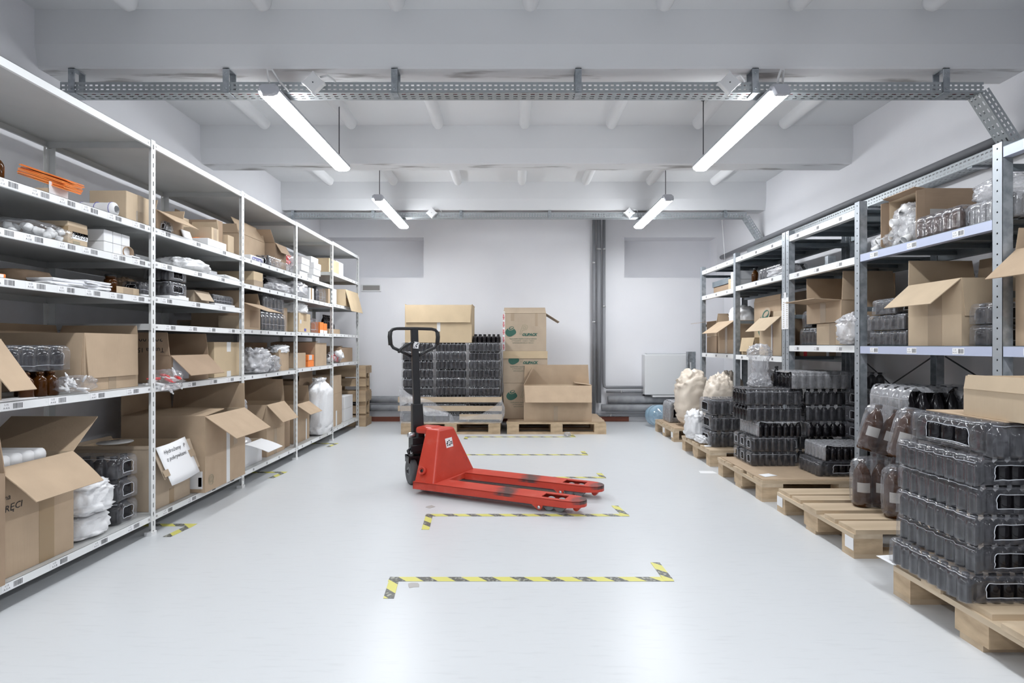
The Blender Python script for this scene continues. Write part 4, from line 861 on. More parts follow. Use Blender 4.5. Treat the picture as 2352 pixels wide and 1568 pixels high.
# --- bay between the first and second post
S2, S3, S4, S4b, S5, S6 = 1.745 + e, 1.553 + e, 1.353 + e, 1.196 + e, .844 + e, .115 + e
carton('small open brown box with a wide flap, second shelf right of the first post', -2.36, -2.09, 3.18, 3.44, S2, 1.868, {'xp': (212, .125), 'yn': 60, 'yp': 120}, fd=.07, group=GB)
pack('tiny dark bottles poking out under the wide flap', -2.075, 3.25, S2, 1, 2, .03, .06, 'y', 'l', group='bottle packs on the left shelving')
lb('flat white carton lying at the edge of the second shelf', 478, 520, 546, S2, -2.24, X=-2.07, closed='plain', mat='white_card', group=GB)
bag('orange bag behind the flat white carton on the second shelf', -2.20, dep(455, -2.2), S2, .035, .05, .075, 31, 'orange', name='pouch', cat='pouch', e=.6)
o = MB().box(-.003, .003, -.045, .045, 0, .055).build('paper_sheet', 'paper'); o.location = (-2.065, dep(432, -2.065), S2); o.rotation_euler.y = -.35; tag(o, 'small white note leaning at the shelf edge beside the flat carton', 'paper')
t = carton('brown box with handwriting upside down, behind the flat white carton', -2.44, -2.135, 3.90, 3.985, S2, 1.975, {'xn': 88}, fd=.08, mat='card_dark', texts=[('yn', .5, .66, .042, '10x7 (00x', 'ink', 180), ('yn', .62, .42, .036, 'Tuszka m.', 'ink', 180)], group=GB)
carton('light brown box with a raised flap left of the second white post', -2.32, -2.115, 3.805, 3.895, S2, 1.90, {'yp': 95, 'xn': 90}, fd=.07, mat='card_light', tapes=[('tape', 'xp', .3, .7, .1, 1, 'tape_clear')], group=GB)
carton('light brown taped carton at the second shelf end beside the second post', -2.28, -2.10, 3.995, 4.08, S2, 1.885, closed=True, mat='card_light', group=GB)
bag('crumpled white cloth bag on the third shelf, second bay', -2.16, dep(425, -2.16), S3, .10, .19, .085, 33, 'sack_white', name='cloth_bag', e=.7, amp=.3, fine=.1)
b = MB(); b.box(-.06, .06, -.06, .06, 0, .05); o = b.build('plastic_tub', 'film_dense', bevel=.008); o.location = (-2.2, dep(470, -2.2), S3); tag(o, 'clear plastic tub beside the white cloth bag', 'tub')
for j in range(4):
    o = MB().prism([(-.07, -.1), (.06, -.11), (.07, .1), (-.06, .11)], 0, .006).build('flat_bag', 'paper'); o.location = (-2.14, dep(510, -2.14), S3 + .006 * j); o.rotation_euler.z = .12 * j - .2; tag(o, 'flat white bag in the small pile left of the second post', 'paper bag', 'flat bags piled left of the second post')
for k in range(2):
    pack('small film pack of dark bottles, %s of two at the first post' % ['lower', 'upper'][k], -2.15, dep(388, -2.13) - .0, S4 + .022 + .088 * k, 3, 4, .045, .082, 'x', 'flr', film='film_clear', group='two small packs at the first post')
o = MB().box(-.09, .085, -.095, .095, 0, .02).build('tray', 'white_card'); o.location = (-2.15, dep(388, -2.13), S4); tag(o, 'white card tray under the two small bottle packs', 'tray')
lb('small white carton on the fourth shelf beside the two small packs', 412, 428, 678, S4, -2.16, X=-2.07, closed='plain', mat='white_card', group=GB)
carton('low open brown box with a folded flap on the fourth shelf', -2.36, -2.12, 3.60, 3.78, S4, 1.44, {'xp': (235, .08), 'xn': 90}, fd=.05, mat='card_grey', group=GB)
pack('long film pack of dark vials on a tray left of the second post', -2.17, 3.935, S4 + .016, 4, 7, .035, .06, 'y', 'fl r', group='bottle packs on the left shelving')
o = MB().box(-.08, .08, -.135, .135, 0, .015).build('tray', 'white_card'); o.location = (-2.17, 3.935, S4); tag(o, 'white card tray under the long pack of vials', 'tray')
lb('flat brown box with a printed label on the short shelf by the second post', 548, 556, 735, S4b, -2.62, X=-2.14, closed=True, mat='card', tapes=[('label', 'yn', .32, .62, .1, .9, 'paper'), ('print', 'yn', .05, .22, .4, .85, 'ink_outline')], group=GB)
carton('open brown box with tall raised flaps and handwriting, fifth shelf', -2.42, -2.09, 3.31, 3.72, S5, 1.012, {'xp': (226, .17), 'yn': (92, .140), 'yp': (88, .14), 'xn': (95, .14)}, mat='card_dark', tapes=[('label', 'xp', .06, .45, .1, .95, 'paper_grey')], group=GB)
vs, fs = textmesh('30x100', .05); v2, f2 = textmesh('Tuszka 15', .04); b = MB(); b.add(vs, fs); b.add([(x, y + .07, z) for x, y, z in v2], f2); o = b.build('lettering', 'ink'); par = [x for x in bpy.data.objects if x.get('label', '').startswith('open brown box with tall raised')][0]; o.parent = par; o.matrix_local = frame((.05, -.2125, .27), (-1, 0, 0), (0, 0, -1))
lb('plain light brown box with a white seal, fifth shelf left of the second post', 492, 553, 785, S5, -2.45, X=-2.10, closed=True, mat='card_yellow', tapes=[('seal', 'xp', .45, .60, .72, 1, 'tape_white'), ('seal', 'xp', .45, .60, 0, .16, 'tape_white')], group=GB)
t = bag('clear bag of red and white tubes hanging over the fifth shelf edge', -2.055, 3.215, S5 - .045, .07, .10, .13, 41, part=1, amp=.2, e=.7); fill(t, 'tube', 15, .062, .09, .14, 41, ['tube_white', 'tube_red', 'tube_white'], .028)
t = carton('brown box with a large handwritten white note on its hanging flap', -2.58, -2.085, 3.125, 3.50, S6, .475, {'xp': (248, .19), 'xn': 92, 'yn': 85}, fd=.02, mat='card_grey', tapes=[('tape', 'xp', .44, .56, 0, .25, 'tape_brown')], group=GB)
note = thing('paper_note', 'large white handwritten note taped to the hanging box flap', 'note', (-2.034, 3.30, .376), 0)
b = MB(); b.grid(lambda u, v: (.004 * math.sin(3 * u), -.145 + .29 * u, -.12 + .24 * v - .004 * math.sin(4 * u)), 8, 6); b.build('sheet', 'paper', note, solid=.0008)
b = MB()
for s, yy, xx in (('Hydrożemy   P', .075, .0), ('z pokrywkami .', .030, .0)):
    vs, fs = textmesh(s, .034, .25); b.add([(x + xx, y + yy, 0) for x, y, z in vs], fs)
o = b.build('lettering', 'ink', note); o.matrix_local = frame((.006, 0, 0), (0, 1, 0), (0, 0, 1))
b = MB(); b.box(.003, .0045, -.175, -.125, -.06, -.02); b.box(.003, .0045, .115, .17, -.01, .035); b.build('tape', 'tape_clear', note)
note.rotation_euler = (R(3), R(-21.6), 0)
MB().lathe([(.06, 0), (.09, .03), (.094, .03), (.094, .034), (0, .03)], 24).build('plate', 'white_plastic')
o = bpy.data.objects['plate']; o.location = (-2.42, 3.30, .455); tag(o, 'white plastic lid lying in the box with the note', 'lid')
carton('large brown box with a white tape, bottom shelf beside the second post', -2.55, -2.005, 3.53, 4.055, S6, .612, {'xp': (216, .245), 'yn': 4, 'xn': (92, .18), 'yp': (95, .18)}, tapes=[('tape', 'xp', .50, .585, 0, .98, 'tape_white'), ('label', 'yn', .82, .97, .05, .28, 'paper'), ('barcode', 'yn', .92, .96, .08, .2, 'ink'), ('print', 'xp', .68, .78, .5, .68, 'tape_clear')], texts=[('xp', .13, .15, .075, '@', 'ink_outline', 0)], group=GB)
# --- third bay
T3, T4b, T5, T6 = 1.545 + e, 1.198 + e, .844 + e, .118 + e
carton('open brown box lying on its side with a flap, second shelf, third bay', -2.5, -2.2, 4.35, 4.80, S2, 1.975, {'xp': (60, .15), 'yp': 85, 'yn': 95}, fd=.07, mat='card', group=GB)
carton('brown box standing open towards the aisle beside the third post', -2.42, -2.12, 4.83, 5.06, S2, 1.985, {'yn': (120, .12), 'xp': (240, .10)}, mat='card_dark', group=GB)
o = lb('white printed carton with a purple band on the second shelf, third bay', 576, 606, 584, S2, -2.18, X=-2.12, closed='plain', mat='white_card', tapes=[('band', 'xp', .15, .8, .68, .8, 'ink_blue')], texts=[('xp', .5, .4, .05, 'NOMON', 'ink_blue', 0)], group=GB)
pack('small film pack of dark bottles behind a clear bag, second shelf', -2.14, dep(620, -2.12), S2, 3, 5, .045, .09, 'y', 'fl', film='film_clear', group='bottle packs on the left shelving')
bag('empty clear bag on the second shelf left of the third post', -2.10, dep(650, -2.10), S2, .05, .13, .07, 44, amp=.35, fine=.12)
t = bag('bag of red printed white pots spanning the third post, second shelf', -2.24, 5.27, S2 + .004, .10, .17, .21, 46, part=1, amp=.18); fill(t, 'cup', 16, .09, .15, .22, 46, ['tube_white', 'tube_white', 'tube_red'], .075)
lb('flat brown box with a tape band seen behind the second post, third shelf', 583, 604, 622, T3, -2.45, X=-2.08, closed=True, mat='card_yellow', tapes=[('tape', 'yn', 0, 1, 0, .42, 'tape_clear'), ('tape', 'xp', 0, 1, 0, .42, 'tape_clear')], group=GB)
for i, (px, X_) in enumerate(((608, -2.24), (622, -2.28), (640, -2.28), (655, -2.30))): loose_bottle('dark long necked bottle, %s of four on the third shelf' % ['leftmost', 'second', 'third', 'rightmost'][i], X_, dep(px, X_), T3, .06, .15, 'tall', 'bottle_dark', 'cap_black', group='four long necked bottles on the third shelf')
bag('crumpled clear bag with pink print on the third shelf', -2.11, dep(638, -2.11), T3, .06, .17, .075, 48, 'film_dense', amp=.35, fine=.15)
bag('large folded heap of grey film on the third shelf at the third post', -2.30, 5.08, T3 + .002, .13, .23, .16, 49, 'film_dense', e=.7, amp=.25)
carton('open brown box with a printed table on its side, third bay', -2.48, -2.085, 4.18, 4.47, T4b, 1.405, {'xp': (200, .20), 'yn': (95, .09), 'xn': 90, 'yp': 80}, fd=.09, mat='card', tapes=[('print', 'xp', .40, .9, .08, .75, 'card_dark')], group=GB)
carton('tiny open brown box right of the second post on the fourth shelf', -2.25, -2.07, 4.14, 4.17, T4b, 1.30, {'xp': (100, .04)}, mat='card_light', group=GB)
pack('lower film pack of large dark bottles with a round opening, third bay', -2.24, 4.76, T4b, 4, 6, .075, .155, 'y', 'flr', film='film_clear', group='two large packs, third bay')
pack('upper film pack of large dark bottles with a round opening, third bay', -2.26, 4.80, T4b + .162, 4, 5, .075, .15, 'y', 'flr', film='film_clear', group='two large packs, third bay')
carton('plain brown box right of the two large bottle packs', -2.5, -2.12, 5.0, 5.085, T4b, 1.42, mat='card', group=GB)
t = bag('bag of white cups with red print left on the fifth shelf, third bay', -2.12, dep(585, -2.12), T5, .09, .15, .20, 52, 'film_dense', part=1, amp=.35, fine=.15); fill(t, 'cup', 10, .06, .1, .18, 52, ['tube_white'], .06)
bag('crumpled grey bag on the fifth shelf, third bay', -2.10, dep(615, -2.10), T5, .07, .12, .14, 53, 'film_wrap', amp=.35, fine=.12)
pack('film pack of dark bottles beside the crumpled grey bag', -2.16, 4.765, T5, 3, 3, .055, .115, 'y', 'fl', group='bottle packs on the left shelving')
carton('long open brown box with a white bag in it left of the third post', -2.44, -2.10, 4.86, 5.07, T5, 1.04, {'xn': 90}, fd=.03, mat='card', group=GB)
bag('white bag lying in the long open box left of the third post', -2.14, 4.97, 1.0, .05, .13, .075, 55, 'sack_white', amp=.3, fine=.1)
carton('long dark brown box at the back of the fifth shelf, third bay', -2.60, -2.45, 4.45, 5.40, .8555, 1.10, closed=True, mat='card_dark', group=GB)
pack('row of dark bottles before the long dark box, fifth shelf', -2.40, 4.62, T5, 1, 7, .055, .17, 'y', 'fl', film=None, group='bottle packs on the left shelving')
carton('small open box holding white bags with a torn flap, bottom shelf', -2.45, -2.10, 4.24, 4.53, T6, .30, {'xp': (200, .19, 12)}, mat='white_card', group=GB)
bag('white bag inside the small box with a torn flap', -2.25, 4.38, .15, .12, .12, .18, 57, 'film_dense')
carton('brown box with two drooping flaps between second and third posts', -2.48, -2.11, 4.64, 5.0, T6, .565, {'xp': (228, .20), 'yn': (242, .19), 'xn': 92, 'yp': (88, .2)}, tapes=[('tape', 'xp', .4, .55, 0, .5, 'tape_clear')], mat='card', group=GB)
carton('plain brown box behind the third post on the bottom shelf', -2.5, -2.13, 5.03, 5.17, T6, .50, mat='card_dark', closed=True, group=GB)
carton('long dark brown box at the back of the bottom shelf, third bay', -2.60, -2.50, 4.25, 5.62, T6, .745, mat='card_dark', closed='plain', group=GB)
o = MB().box(-.10, .10, -.004, .004, 0, .09).build('label_sheet', 'paper_grey'); o.location = (-2.36, 5.02, .505); tag(o, 'white printed box label standing behind the drooping flap box', 'label')
bag('grey bag hanging by the second post at the bottom shelf', -2.13, 4.22, .50, .04, .06, .16, 58, 'film_wrap', amp=.3)
# --- fourth bay
U2, U3, U4b, U5, U6 = 1.748 + e, 1.538 + e, 1.203 + e, .853 + e, .118 + e
GW = 'white cartons stacked on the second shelf, fourth bay'
for i, (y0, n) in enumerate(((5.33, 3), (5.66, 4))):
    for j in range(n):
        q = (.0, .015, .02, -.01)[j]; carton('white carton, %s of the %s stack on the second shelf' % (['lowest', 'second', 'third', 'topmost'][j], ['near', 'far'][i]), -2.36 + q - .03 * i, -2.10 + q, y0, y0 + .20, U2 + .0635 * j, U2 + .0625 + .0635 * j, closed='plain', mat='white_card', group=GW, cat='carton', texts=[('xp', .7, .5, .02, '---', 'ink_outline', 0)])
carton('brown box behind the white cartons, second shelf, fourth bay', -2.58, -2.40, 5.4, 6.05, U2, 2.0, closed='plain', mat='card_yellow', group=GB)
bag('clear film bag at the third shelf right of the third post', -2.16, 5.32, U3, .11, .14, .15, 61, 'film_dense', amp=.3)
lb('white carton with a brown tape band on the third shelf, fourth bay', 711, 721, 660, U3, -2.35, X=-2.08, closed='plain', mat='white_card', tapes=[('tape', 'xp', .25, .6, 0, 1, 'tape_brown')], group=GB)
pack('film pack of three big dark bottles on the third shelf, fourth bay', -2.16, 5.87, U3, 2, 3, .085, .16, 'y', 'fl', film='film', group='bottle packs on the left shelving')
carton('brown card box behind the three big bottles', -2.55, -2.30, 5.75, 6.08, U3, 1.73, mat='card_dark', group=GB)
lb('pale brown box with a blue print and a white bag on top, fourth bay', 686, 713, 718, U4b, -2.45, X=-2.10, closed='plain', mat='card_yellow', tapes=[('print', 'xp', .45, .62, .05, .2, 'ink_blue'), ('print', 'xp', .1, .22, .45, .65, 'paper_grey'), ('tape', 'xp', .4, .65, .6, 1, 'tape_brown')], group=GB)
bag('white bag slumped on the pale brown box, fourth bay', -2.19, 5.42, 1.385, .11, .14, .115, 63, 'sack_white', amp=.2)
pack('film pack of slim bottles with shiny shoulders beside the pale box', -2.17, 5.715, U4b, 3, 5, .045, .15, 'y', 'fl', kind='tall', group='bottle packs on the left shelving')
for i in range(4): loose_bottle('tall dark bottle, %s of four behind the slim bottle pack' % ['nearest', 'second', 'third', 'farthest'][i], -2.33, 5.60 + .075 * i, U4b, .068, .27, 'tall', 'amber', group='four tall bottles, fourth bay')
pack('row of dark upright bottles at the back beside the fourth post', -2.42, 5.97, U4b, 1, 4, .06, .19, 'y', 'fl', film=None, group='bottle packs on the left shelving')
for i in range(2): carton('orange carton, %s of two beside the slim bottle pack' % ['nearer', 'farther'][i], -2.19, -2.09, 5.86 + .115 * i, 5.965 + .115 * i, U4b, 1.325 - .01 * i, closed='plain', mat='orange', tapes=[('band', 'xp', 0, 1, 0, .3, 'paper')], group='two orange cartons, fourth shelf', cat='carton')
carton('brown bin box with a cut down corner, fifth shelf right of the third post', -2.50, -2.10, 5.20, 5.48, U5, 1.0, {'xn': 90}, fd=.05, mat='card', group=GB)
for i in range(2): carton('orange carton, %s of the pair stacked on the fifth shelf' % ['lower', 'upper'][i], -2.22, -2.09, 5.52, 5.68, U5 + .062 * i, U5 + .06 + .062 * i, closed='plain', mat='orange', tapes=([('label', 'xp', .15, .65, .15, .95, 'paper_grey')] if i else []), group='two orange cartons, fifth shelf', cat='carton')
carton('tall brown bin box with a scooped front, fifth shelf, fourth bay', -2.56, -2.09, 5.72, 6.06, U5, 1.10, {'yn': 5}, fd=.12, mat='card', group=GB)
bag('white and red bag at the back of the fifth shelf, fourth bay', -2.4, 5.3, U5 + .0, .05, .08, .2, 66, 'film_dense')
carton('brown box with a flap folded over it, bottom shelf right of the third post', -2.45, -2.115, 5.27, 5.62, U6, .50, {'xp': (215, .17), 'yp': (91, .16), 'xn': 92}, mat='card', tapes=[('tape', 'xp', .72, .80, 0, .55, 'tape_white')], group=GB)
carton('tall brown box standing behind the white woven sack', -2.58, -2.24, 5.66, 6.05, U6, .70, {'xn': 95, 'xp': (88, .1)}, fd=.1, mat='card_dark', group=GB)
sk = bag('tall white woven sack with a twisted top at the bottom shelf', -2.10, 5.86, U6, .125, .175, .60, 68, 'sack_white', name='sack', cat='sack', e=.42, amp=.10, fine=.07, n=52, m=40, profile=lambda v: 1 if v < .60 else (1 - (v - .60) * 3.6 if v < .76 else .42 + (v - .76) * 3.2))
# --- fifth bay
V2, V3, V4b, V5, V6 = 1.903 + e, 1.548 + e, 1.208 + e, .868 + e, .128 + e
carton('beige open bin beside the last white post, top of the run', -2.40, -2.11, 6.20, 6.55, V2, 2.07, mat='card_yellow', group=GB)
carton('white carton behind the beige bin at the far end of the run', -2.55, -2.15, 6.58, 6.85, V2, 2.10, closed='plain', mat='white_card', group=GB)
carton('brown box wrapped in white sheet on the third shelf, last bay', -2.40, -2.13, 6.24, 6.52, V3, 1.74, closed=True, mat='card', tapes=[('sheet', 'xp', .3, 1, .1, 1, 'paper')], group=GB)
carton('open brown box with a big panel hanging out, last bay', -2.45, -2.035, 6.56, 7.08, V3, 1.75, {'xp': (255, .27), 'xn': (95, .08)}, mat='card_yellow', tapes=[('tape', 'xp', .05, .15, .5, 1, 'paper')], group=GB)
carton('shallow brown tray of dark bottles, last bay', -2.40, -2.12, 6.24, 6.62, V4b, 1.265, mat='card', group=GB)
for i in range(6): loose_bottle('dark bottle, number %s from the near end of the tray row' % ['one', 'two', 'three', 'four', 'five', 'six'][i], -2.2, 6.28 + .06 * i, V4b + .008, .055, .21 if i < 5 else .15, 'tall', 'bottle_dark', group='bottles in the shallow tray')
carton('brown box slightly open at the end of the fifth shelf, last bay', -2.45, -2.09, 6.52, 7.03, V5, 1.04, {'xp': 3, 'xn': 5, 'yp': 0, 'yn': 8}, mat='card_dark', fd=.16, group=GB)
t = bag('clear bag of red and white pots hanging over the edge, last bay', -2.10, 6.36, V5 + .004, .06, .15, .125, 71, part=1, amp=.2); fill(t, 'cup', 14, .05, .13, .12, 71, ['tube_white', 'tube_white', 'tube_red'], .065)
carton('tall brown box with a folded top on the bottom shelf, last bay', -2.50, -2.09, 6.20, 6.58, V6, .72, closed=True, mat='card', tapes=[('tape', 'xp', .45, .58, 0, .3, 'tape_white'), ('fold', 'xp', 0, 1, .64, .645, 'card_dark')], group=GB)
carton('narrow brown box beside the tall folded box, last bay', -2.45, -2.12, 6.60, 6.70, V6, .58, closed='plain', mat='card', group=GB)
for i in range(2): carton('white carton, %s of two at the end of the bottom shelf' % ['lower', 'upper'][i], -2.40, -2.10, 6.74, 7.08, V6 + .155 * i, V6 + .153 + .155 * i, closed='plain', mat='white_card', group='two white cartons, bottom shelf end', cat='carton')
for i in range(2):
    pallet('weathered pallet standing on edge against the back wall, %s one' % ['front', 'rear'][i], -2.34, 7.487 - .15 * (1 - i), 0, 'wood_old', rot=(PI / 2, 0, 0), z=.401, group='pallets on edge behind the shelving').scale.x = .63
# ------------------------------------------------------------------ right side: racks
RX = 2.335
def rb(label, pc, pf, ytop, zb, back=None, X=RX, **k):    # aisle face between columns pf (far) and pc (near)
    y0, y1 = dep(pc, X), dep(pf, X); h = hgt(ytop, y0)
    return carton(label, X, back if back else X + .4, y0, y1, zb, max(h, zb + .02), **k)
N1, N2 = 1.6775, 1.071; Q1, Q2 = 1.6705, 1.0755; A1, A2, B1, B2 = 1.6855, .9805, 1.6755, .9855
GR = 'boxes on the right racks'
# nearest rack
t = carton('brown box lying on its side spilling white cups, upper shelf of the nearest rack', 0, .30, 0, .30, 0, .30, {'yn': 88, 'xp': 100, 'yp': 88}, fd=.05, mat='card_dark', tapes=[('tape', 'yn', 0, 1, .0, .0, 'tape_grey')] and [], group=GR)
t.location = (2.665, 3.285, N1 + .1515); t.rotation_euler = (0, -PI / 2, 0)
for nm, vs_, m_ in (('tape', (-.15, .15, .02, .075), 'tape_grey'),):
    o = MB().box(-.02, .03, -.1515, -.1505, .03, .27).build('tape', m_, t)
vs, fs = textmesh('5x20szt', .035); b = MB(); b.add(vs, fs); v2, f2 = textmesh('Korki', .04); b.add([(x, y + .05, z) for x, y, z in v2], f2); o = b.build('lettering', 'ink', t); o.matrix_local = frame((-.08, -.1518, .20), (1, 0, 0), (0, 0, 1))
t = bag('clear bag of white cups bulging out of the box lying on its side', 2.44, 3.30, N1, .10, .125, .26, 81, 'film_wrap', part=1, amp=.15, fine=.05); fill(t, 'cup', 85, .115, .135, .33, 81, ['bottle_cap_white'], .05)
t = bag('flat clear bag of white rolls before the box lying on its side', 2.40, 3.48, N1, .075, .11, .10, 83, 'film_wrap', part=1, amp=.2); fill(t, 'cup', 14, .07, .10, .10, 83, ['bottle_cap_white'], .05)
pack('clear film pack of five amber bottles, upper shelf of the nearest rack', 2.40, 2.985, N1, 3, 5, .062, .125, 'y', 'fl', mat='amber', film='film_clear', top=True, group='bottle packs on the right racks')
pack('film covered dark bottles beside the near post, upper shelf', 2.45, 2.70, N1, 3, 4, .065, .12, 'y', 'fl', film='film_wrap', group='bottle packs on the right racks')
bag('empty puffed clear bag over the film covered dark bottles', 2.46, 2.71, N1 + .125, .11, .14, .105, 84, 'film_wrap', amp=.2)
t = rb('large open brown box with a wide bent flap, lower shelf of the nearest rack', 2208, 2084, 637, N2, 2.74, {'xp': 92} and None or None, mat='card') if False else carton('large open brown box with a wide bent flap, lower shelf of the nearest rack', 2.335, 2.74, 2.84, 3.225, N2, 1.427, {'xn': (221, .205), 'yn': (268, .20), 'xp': 92, 'yp': 95}, fd=.15, mat='card_light', tapes=[('tape', 'xn', .40, .66, 0, .95, 'tape_clear')], group=GR)
for k in range(3): pack('film pack of dark bottles left of the large open box, %s of three' % ['bottom', 'middle', 'top'][k], 2.46 - .012 * k, 3.415, N2 + .098 * k, 4, 5 if k < 2 else 3, .062, .094, 'y', 'flr', film='film_clear', group='three packs left of the large open box')
for k in range(3): pack('dark film pack at the back of the lower shelf, %s in the rear pile' % ['bottom', 'middle', 'top'][k], 2.70, 3.40, N2 + .145 * k, 3, 5, .06, .142, 'y', 'fl', group='rear pile of packs on the nearest rack')
for k in range(2):
    for c in range(2): pack('small film pack right of the large open box, %s %s' % (['lower', 'upper'][k], ['near the aisle', 'behind'][c]), 2.425 + .155 * c, 2.735, N2 + .108 * k, 2, 2, .070, .104, 'y', 'flr', film='film_clear', group='small packs beside the near grey post')
t = carton('big open brown box at the right picture edge with a wide flap over the post', 2.335, 2.74, 2.10, 2.535, N2, 1.52, {'xn': (222, .21), 'yp': (88, .10), 'xp': 92}, mat='card', texts=[('xn', .16, .90, .05, 'NA DETAL', 'ink', 0)], group=GR)
bag('clear bag with white rolls on the open box at the right picture edge', 2.47, 2.42, 1.522, .09, .10, .12, 87, 'film_wrap')
o = MB().lathe([(.025, 0), (.055, 0), (.055, .09), (.025, .09)], 20, 0, Matrix.Translation((2.60, 2.33, 1.576)) @ Matrix.Rotation(PI / 2, 4, 'X')).build('tape_roll', 'paper'); tag(o, 'white roll on the open box at the right picture edge', 'roll')
carton('brown box at the back of the right picture edge under the rack top', 2.755, 2.845, 2.15, 2.52, N2, 1.86, mat='card_dark', closed=True, group=GR)
o = MB().box(0, .012, -.46, .42, 0, .12).build('steel_strip', 'galv_panel'); o.location = (2.84, 2.05, 1.70); tag(o, 'dark steel back strip under the top shelf at the right picture edge', 'steel strip')
# middle rack
carton('open brown box with one flap sticking out level, middle rack', 2.335, 2.72, 3.885, 4.345, 1.242, 1.40, {'xn': (176, .185), 'yp': (97, .21), 'yn': (88, .205), 'xp': 92}, mat='card', tapes=[('tape', 'xn', .42, .58, 0, 1, 'tape_clear')], group=GR)
carton('brown box under the one with the level flap, middle rack', 2.35, 2.72, 3.80, 4.23, Q2, 1.239, closed=True, mat='card_light', tapes=[('tape', 'xn', .40, .58, 0, 1, 'tape_clear')], group=GR)
t = bag('cream translucent bag hanging over the shelf edge by the second grey post', 2.34, 3.745, Q2 - .0, .09, .095, .21, 91, 'film_dense', amp=.3, fine=.1)
pack('lower film pack of dark bottles left of the stacked boxes, middle rack', 2.43, 4.355, Q2, 3, 4, .055, .135, 'y', 'fl', kind='tall', group='two packs on the middle rack')
pack('upper film pack of dark bottles left of the stacked boxes, middle rack', 2.42, 4.40, Q2 + .141, 2, 2, .055, .135, 'y', 'fl', kind='tall', group='two packs on the middle rack')
t = carton('brown box with a green emblem at the far end of the middle rack', 2.50, 2.80, 4.485, 4.53, Q2, 1.33, closed='plain', mat='card_dark', group=GR)
green_logo(t, frame((-.06, -.0235, .15), (1, 0, 0), (0, 0, 1)), .16)
b = MB(); b.box(-.03, .03, -.02, .02, 0, .08); b.box(-.03, .03, -.03, .03, 0, .006); o = b.build('steel_clip', 'galvanised'); o.location = (2.40, 4.13, Q1); tag(o, 'small grey steel clip standing on the empty upper shelf of the middle rack', 'clip')
for k in range(2): carton('flat dark brown box with red edge on the far rack shelf, %s one' % ['lower', 'upper'][k], 2.50, 2.78, 4.70, 4.98, .9805 + .043 * k, 1.022 + .043 * k, closed='plain', mat='card_dark', tapes=[('band', 'yn', 0, .10, 0, 1, 'ink_red'), ('band', 'yn', .7, .78, 0, 1, 'paper')], group=GR)
# far rack, near bay
pack('film pack of dark bottles on the upper shelf, far rack', 2.47, 5.02, A1, 4, 6, .065, .11, 'y', 'fl', film='film_clear', group='bottle packs on the right racks')
bag('crumpled white film over bottles on the upper shelf, far rack', 2.40, 4.85, A1, .08, .20, .085, 93, 'film_dense', amp=.3, fine=.12)
lb_ = carton('small white carton behind the film pack, far rack', 2.60, 2.72, 5.20, 5.33, A1, 1.86, closed='plain', mat='white_card', group=GR)
loose_bottle('amber bottle beside the film pack, far rack upper shelf', 2.40, 5.42, A1, .07, .15, 'std', 'amber', 'cap_black')
t = carton('large brown box with a green emblem filling the far rack shelf', 2.46, 2.79, 5.02, 5.58, A2, 1.50, {'xn': (80, .05), 'xp': (92, .1)}, mat='card', group=GR)
green_logo(t, frame((-.1925, -.02, .30), (0, -1, 0), (0, 0, 1)), .30)
carton('brown box with a raised bent flap and striped tape, far rack', 2.325, 2.45, 4.74, 5.16, A2, 1.33, {'xn': (222, .19), 'xp': 92}, mat='card_light', tapes=[('tape', 'xn', .56, .64, 0, .95, 'tape_white'), ('tape_line', 'xn', .625, .64, 0, .95, 'ink_red')], group=GR)
carton('low open brown box with a hanging flap, far rack', 2.32, 2.45, 5.25, 5.55, A2, 1.15, {'xn': (258, .14), 'xp': 92}, fd=.06, mat='card_yellow', group=GR)
# far rack, far bay
carton('brown box topped by a dark lid, upper shelf end of the far rack', 2.40, 2.78, 6.05, 6.55, B1, 1.765, closed=True, mat='card_dark', group=GR)
o = MB().box(2.39, 2.79, 6.04, 6.56, 1.767, 1.83).build('box_lid', 'galv_panel'); tag(o, 'dark grey lid on the brown box at the far rack end', 'lid')
for k in range(2): carton('white carton, %s of two by the post of the far rack' % ['lower', 'upper'][k], 2.34, 2.60, 5.70, 5.88, B1 + .092 * k, B1 + .09 + .092 * k, closed='plain', mat='white_card', group='two white cartons, far rack', cat='carton')
carton('narrow beige carton beside the two white cartons, far rack', 2.36, 2.5, 5.93, 6.0, B1, 1.80, closed='plain', mat='card_yellow', group=GR)
carton('lower brown box with dark tape at the end of the far rack', 2.335, 2.72, 6.28, 6.60, B2, 1.175, closed=True, mat='card_dark', group=GR)
carton('upper brown box with a level flap at the end of the far rack', 2.335, 2.72, 6.28, 6.60, 1.178, 1.36, {'xn': (187, .20), 'xp': 92, 'yn': 90}, fd=.08, mat='card', group=GR)
carton('brown box with a bent flap under a white bag, far rack', 2.33, 2.74, 5.74, 6.22, B2, 1.34, {'xn': (215, .23), 'xp': 92, 'yp': 95}, fd=.08, mat='card', tapes=[('tape', 'xn', .44, .56, 0, 1, 'tape_clear')], group=GR)
bag('white crumpled bag on the box with a bent flap, far rack', 2.48, 5.92, 1.20, .12, .14, .30, 95, 'sack_white')
t = thing('paper_list', 'white printed list taped to the post between the middle and far racks', 'paper list', (2.2885, 4.597, 1.19), 0)
MB().box(-.001, .0, -.058, .058, .02, .285).build('sheet', 'paper', t); b = MB(); rnd = random.Random(5)
for r_ in range(14):
    for c0 in (-.045, .012): b.add([(-.0016, c0, .25 - r_ * .016), (-.0016, c0 + rnd.uniform(.012, .026), .25 - r_ * .016), (-.0016, c0 + .02, .244 - r_ * .016), (-.0016, c0, .244 - r_ * .016)], [(0, 1, 2, 3)])
b.build('printed_lines', 'ink_outline', t); MB().box(-.0015, -.0005, -.02, .02, .27, .33).build('tape', 'tape_white', t)

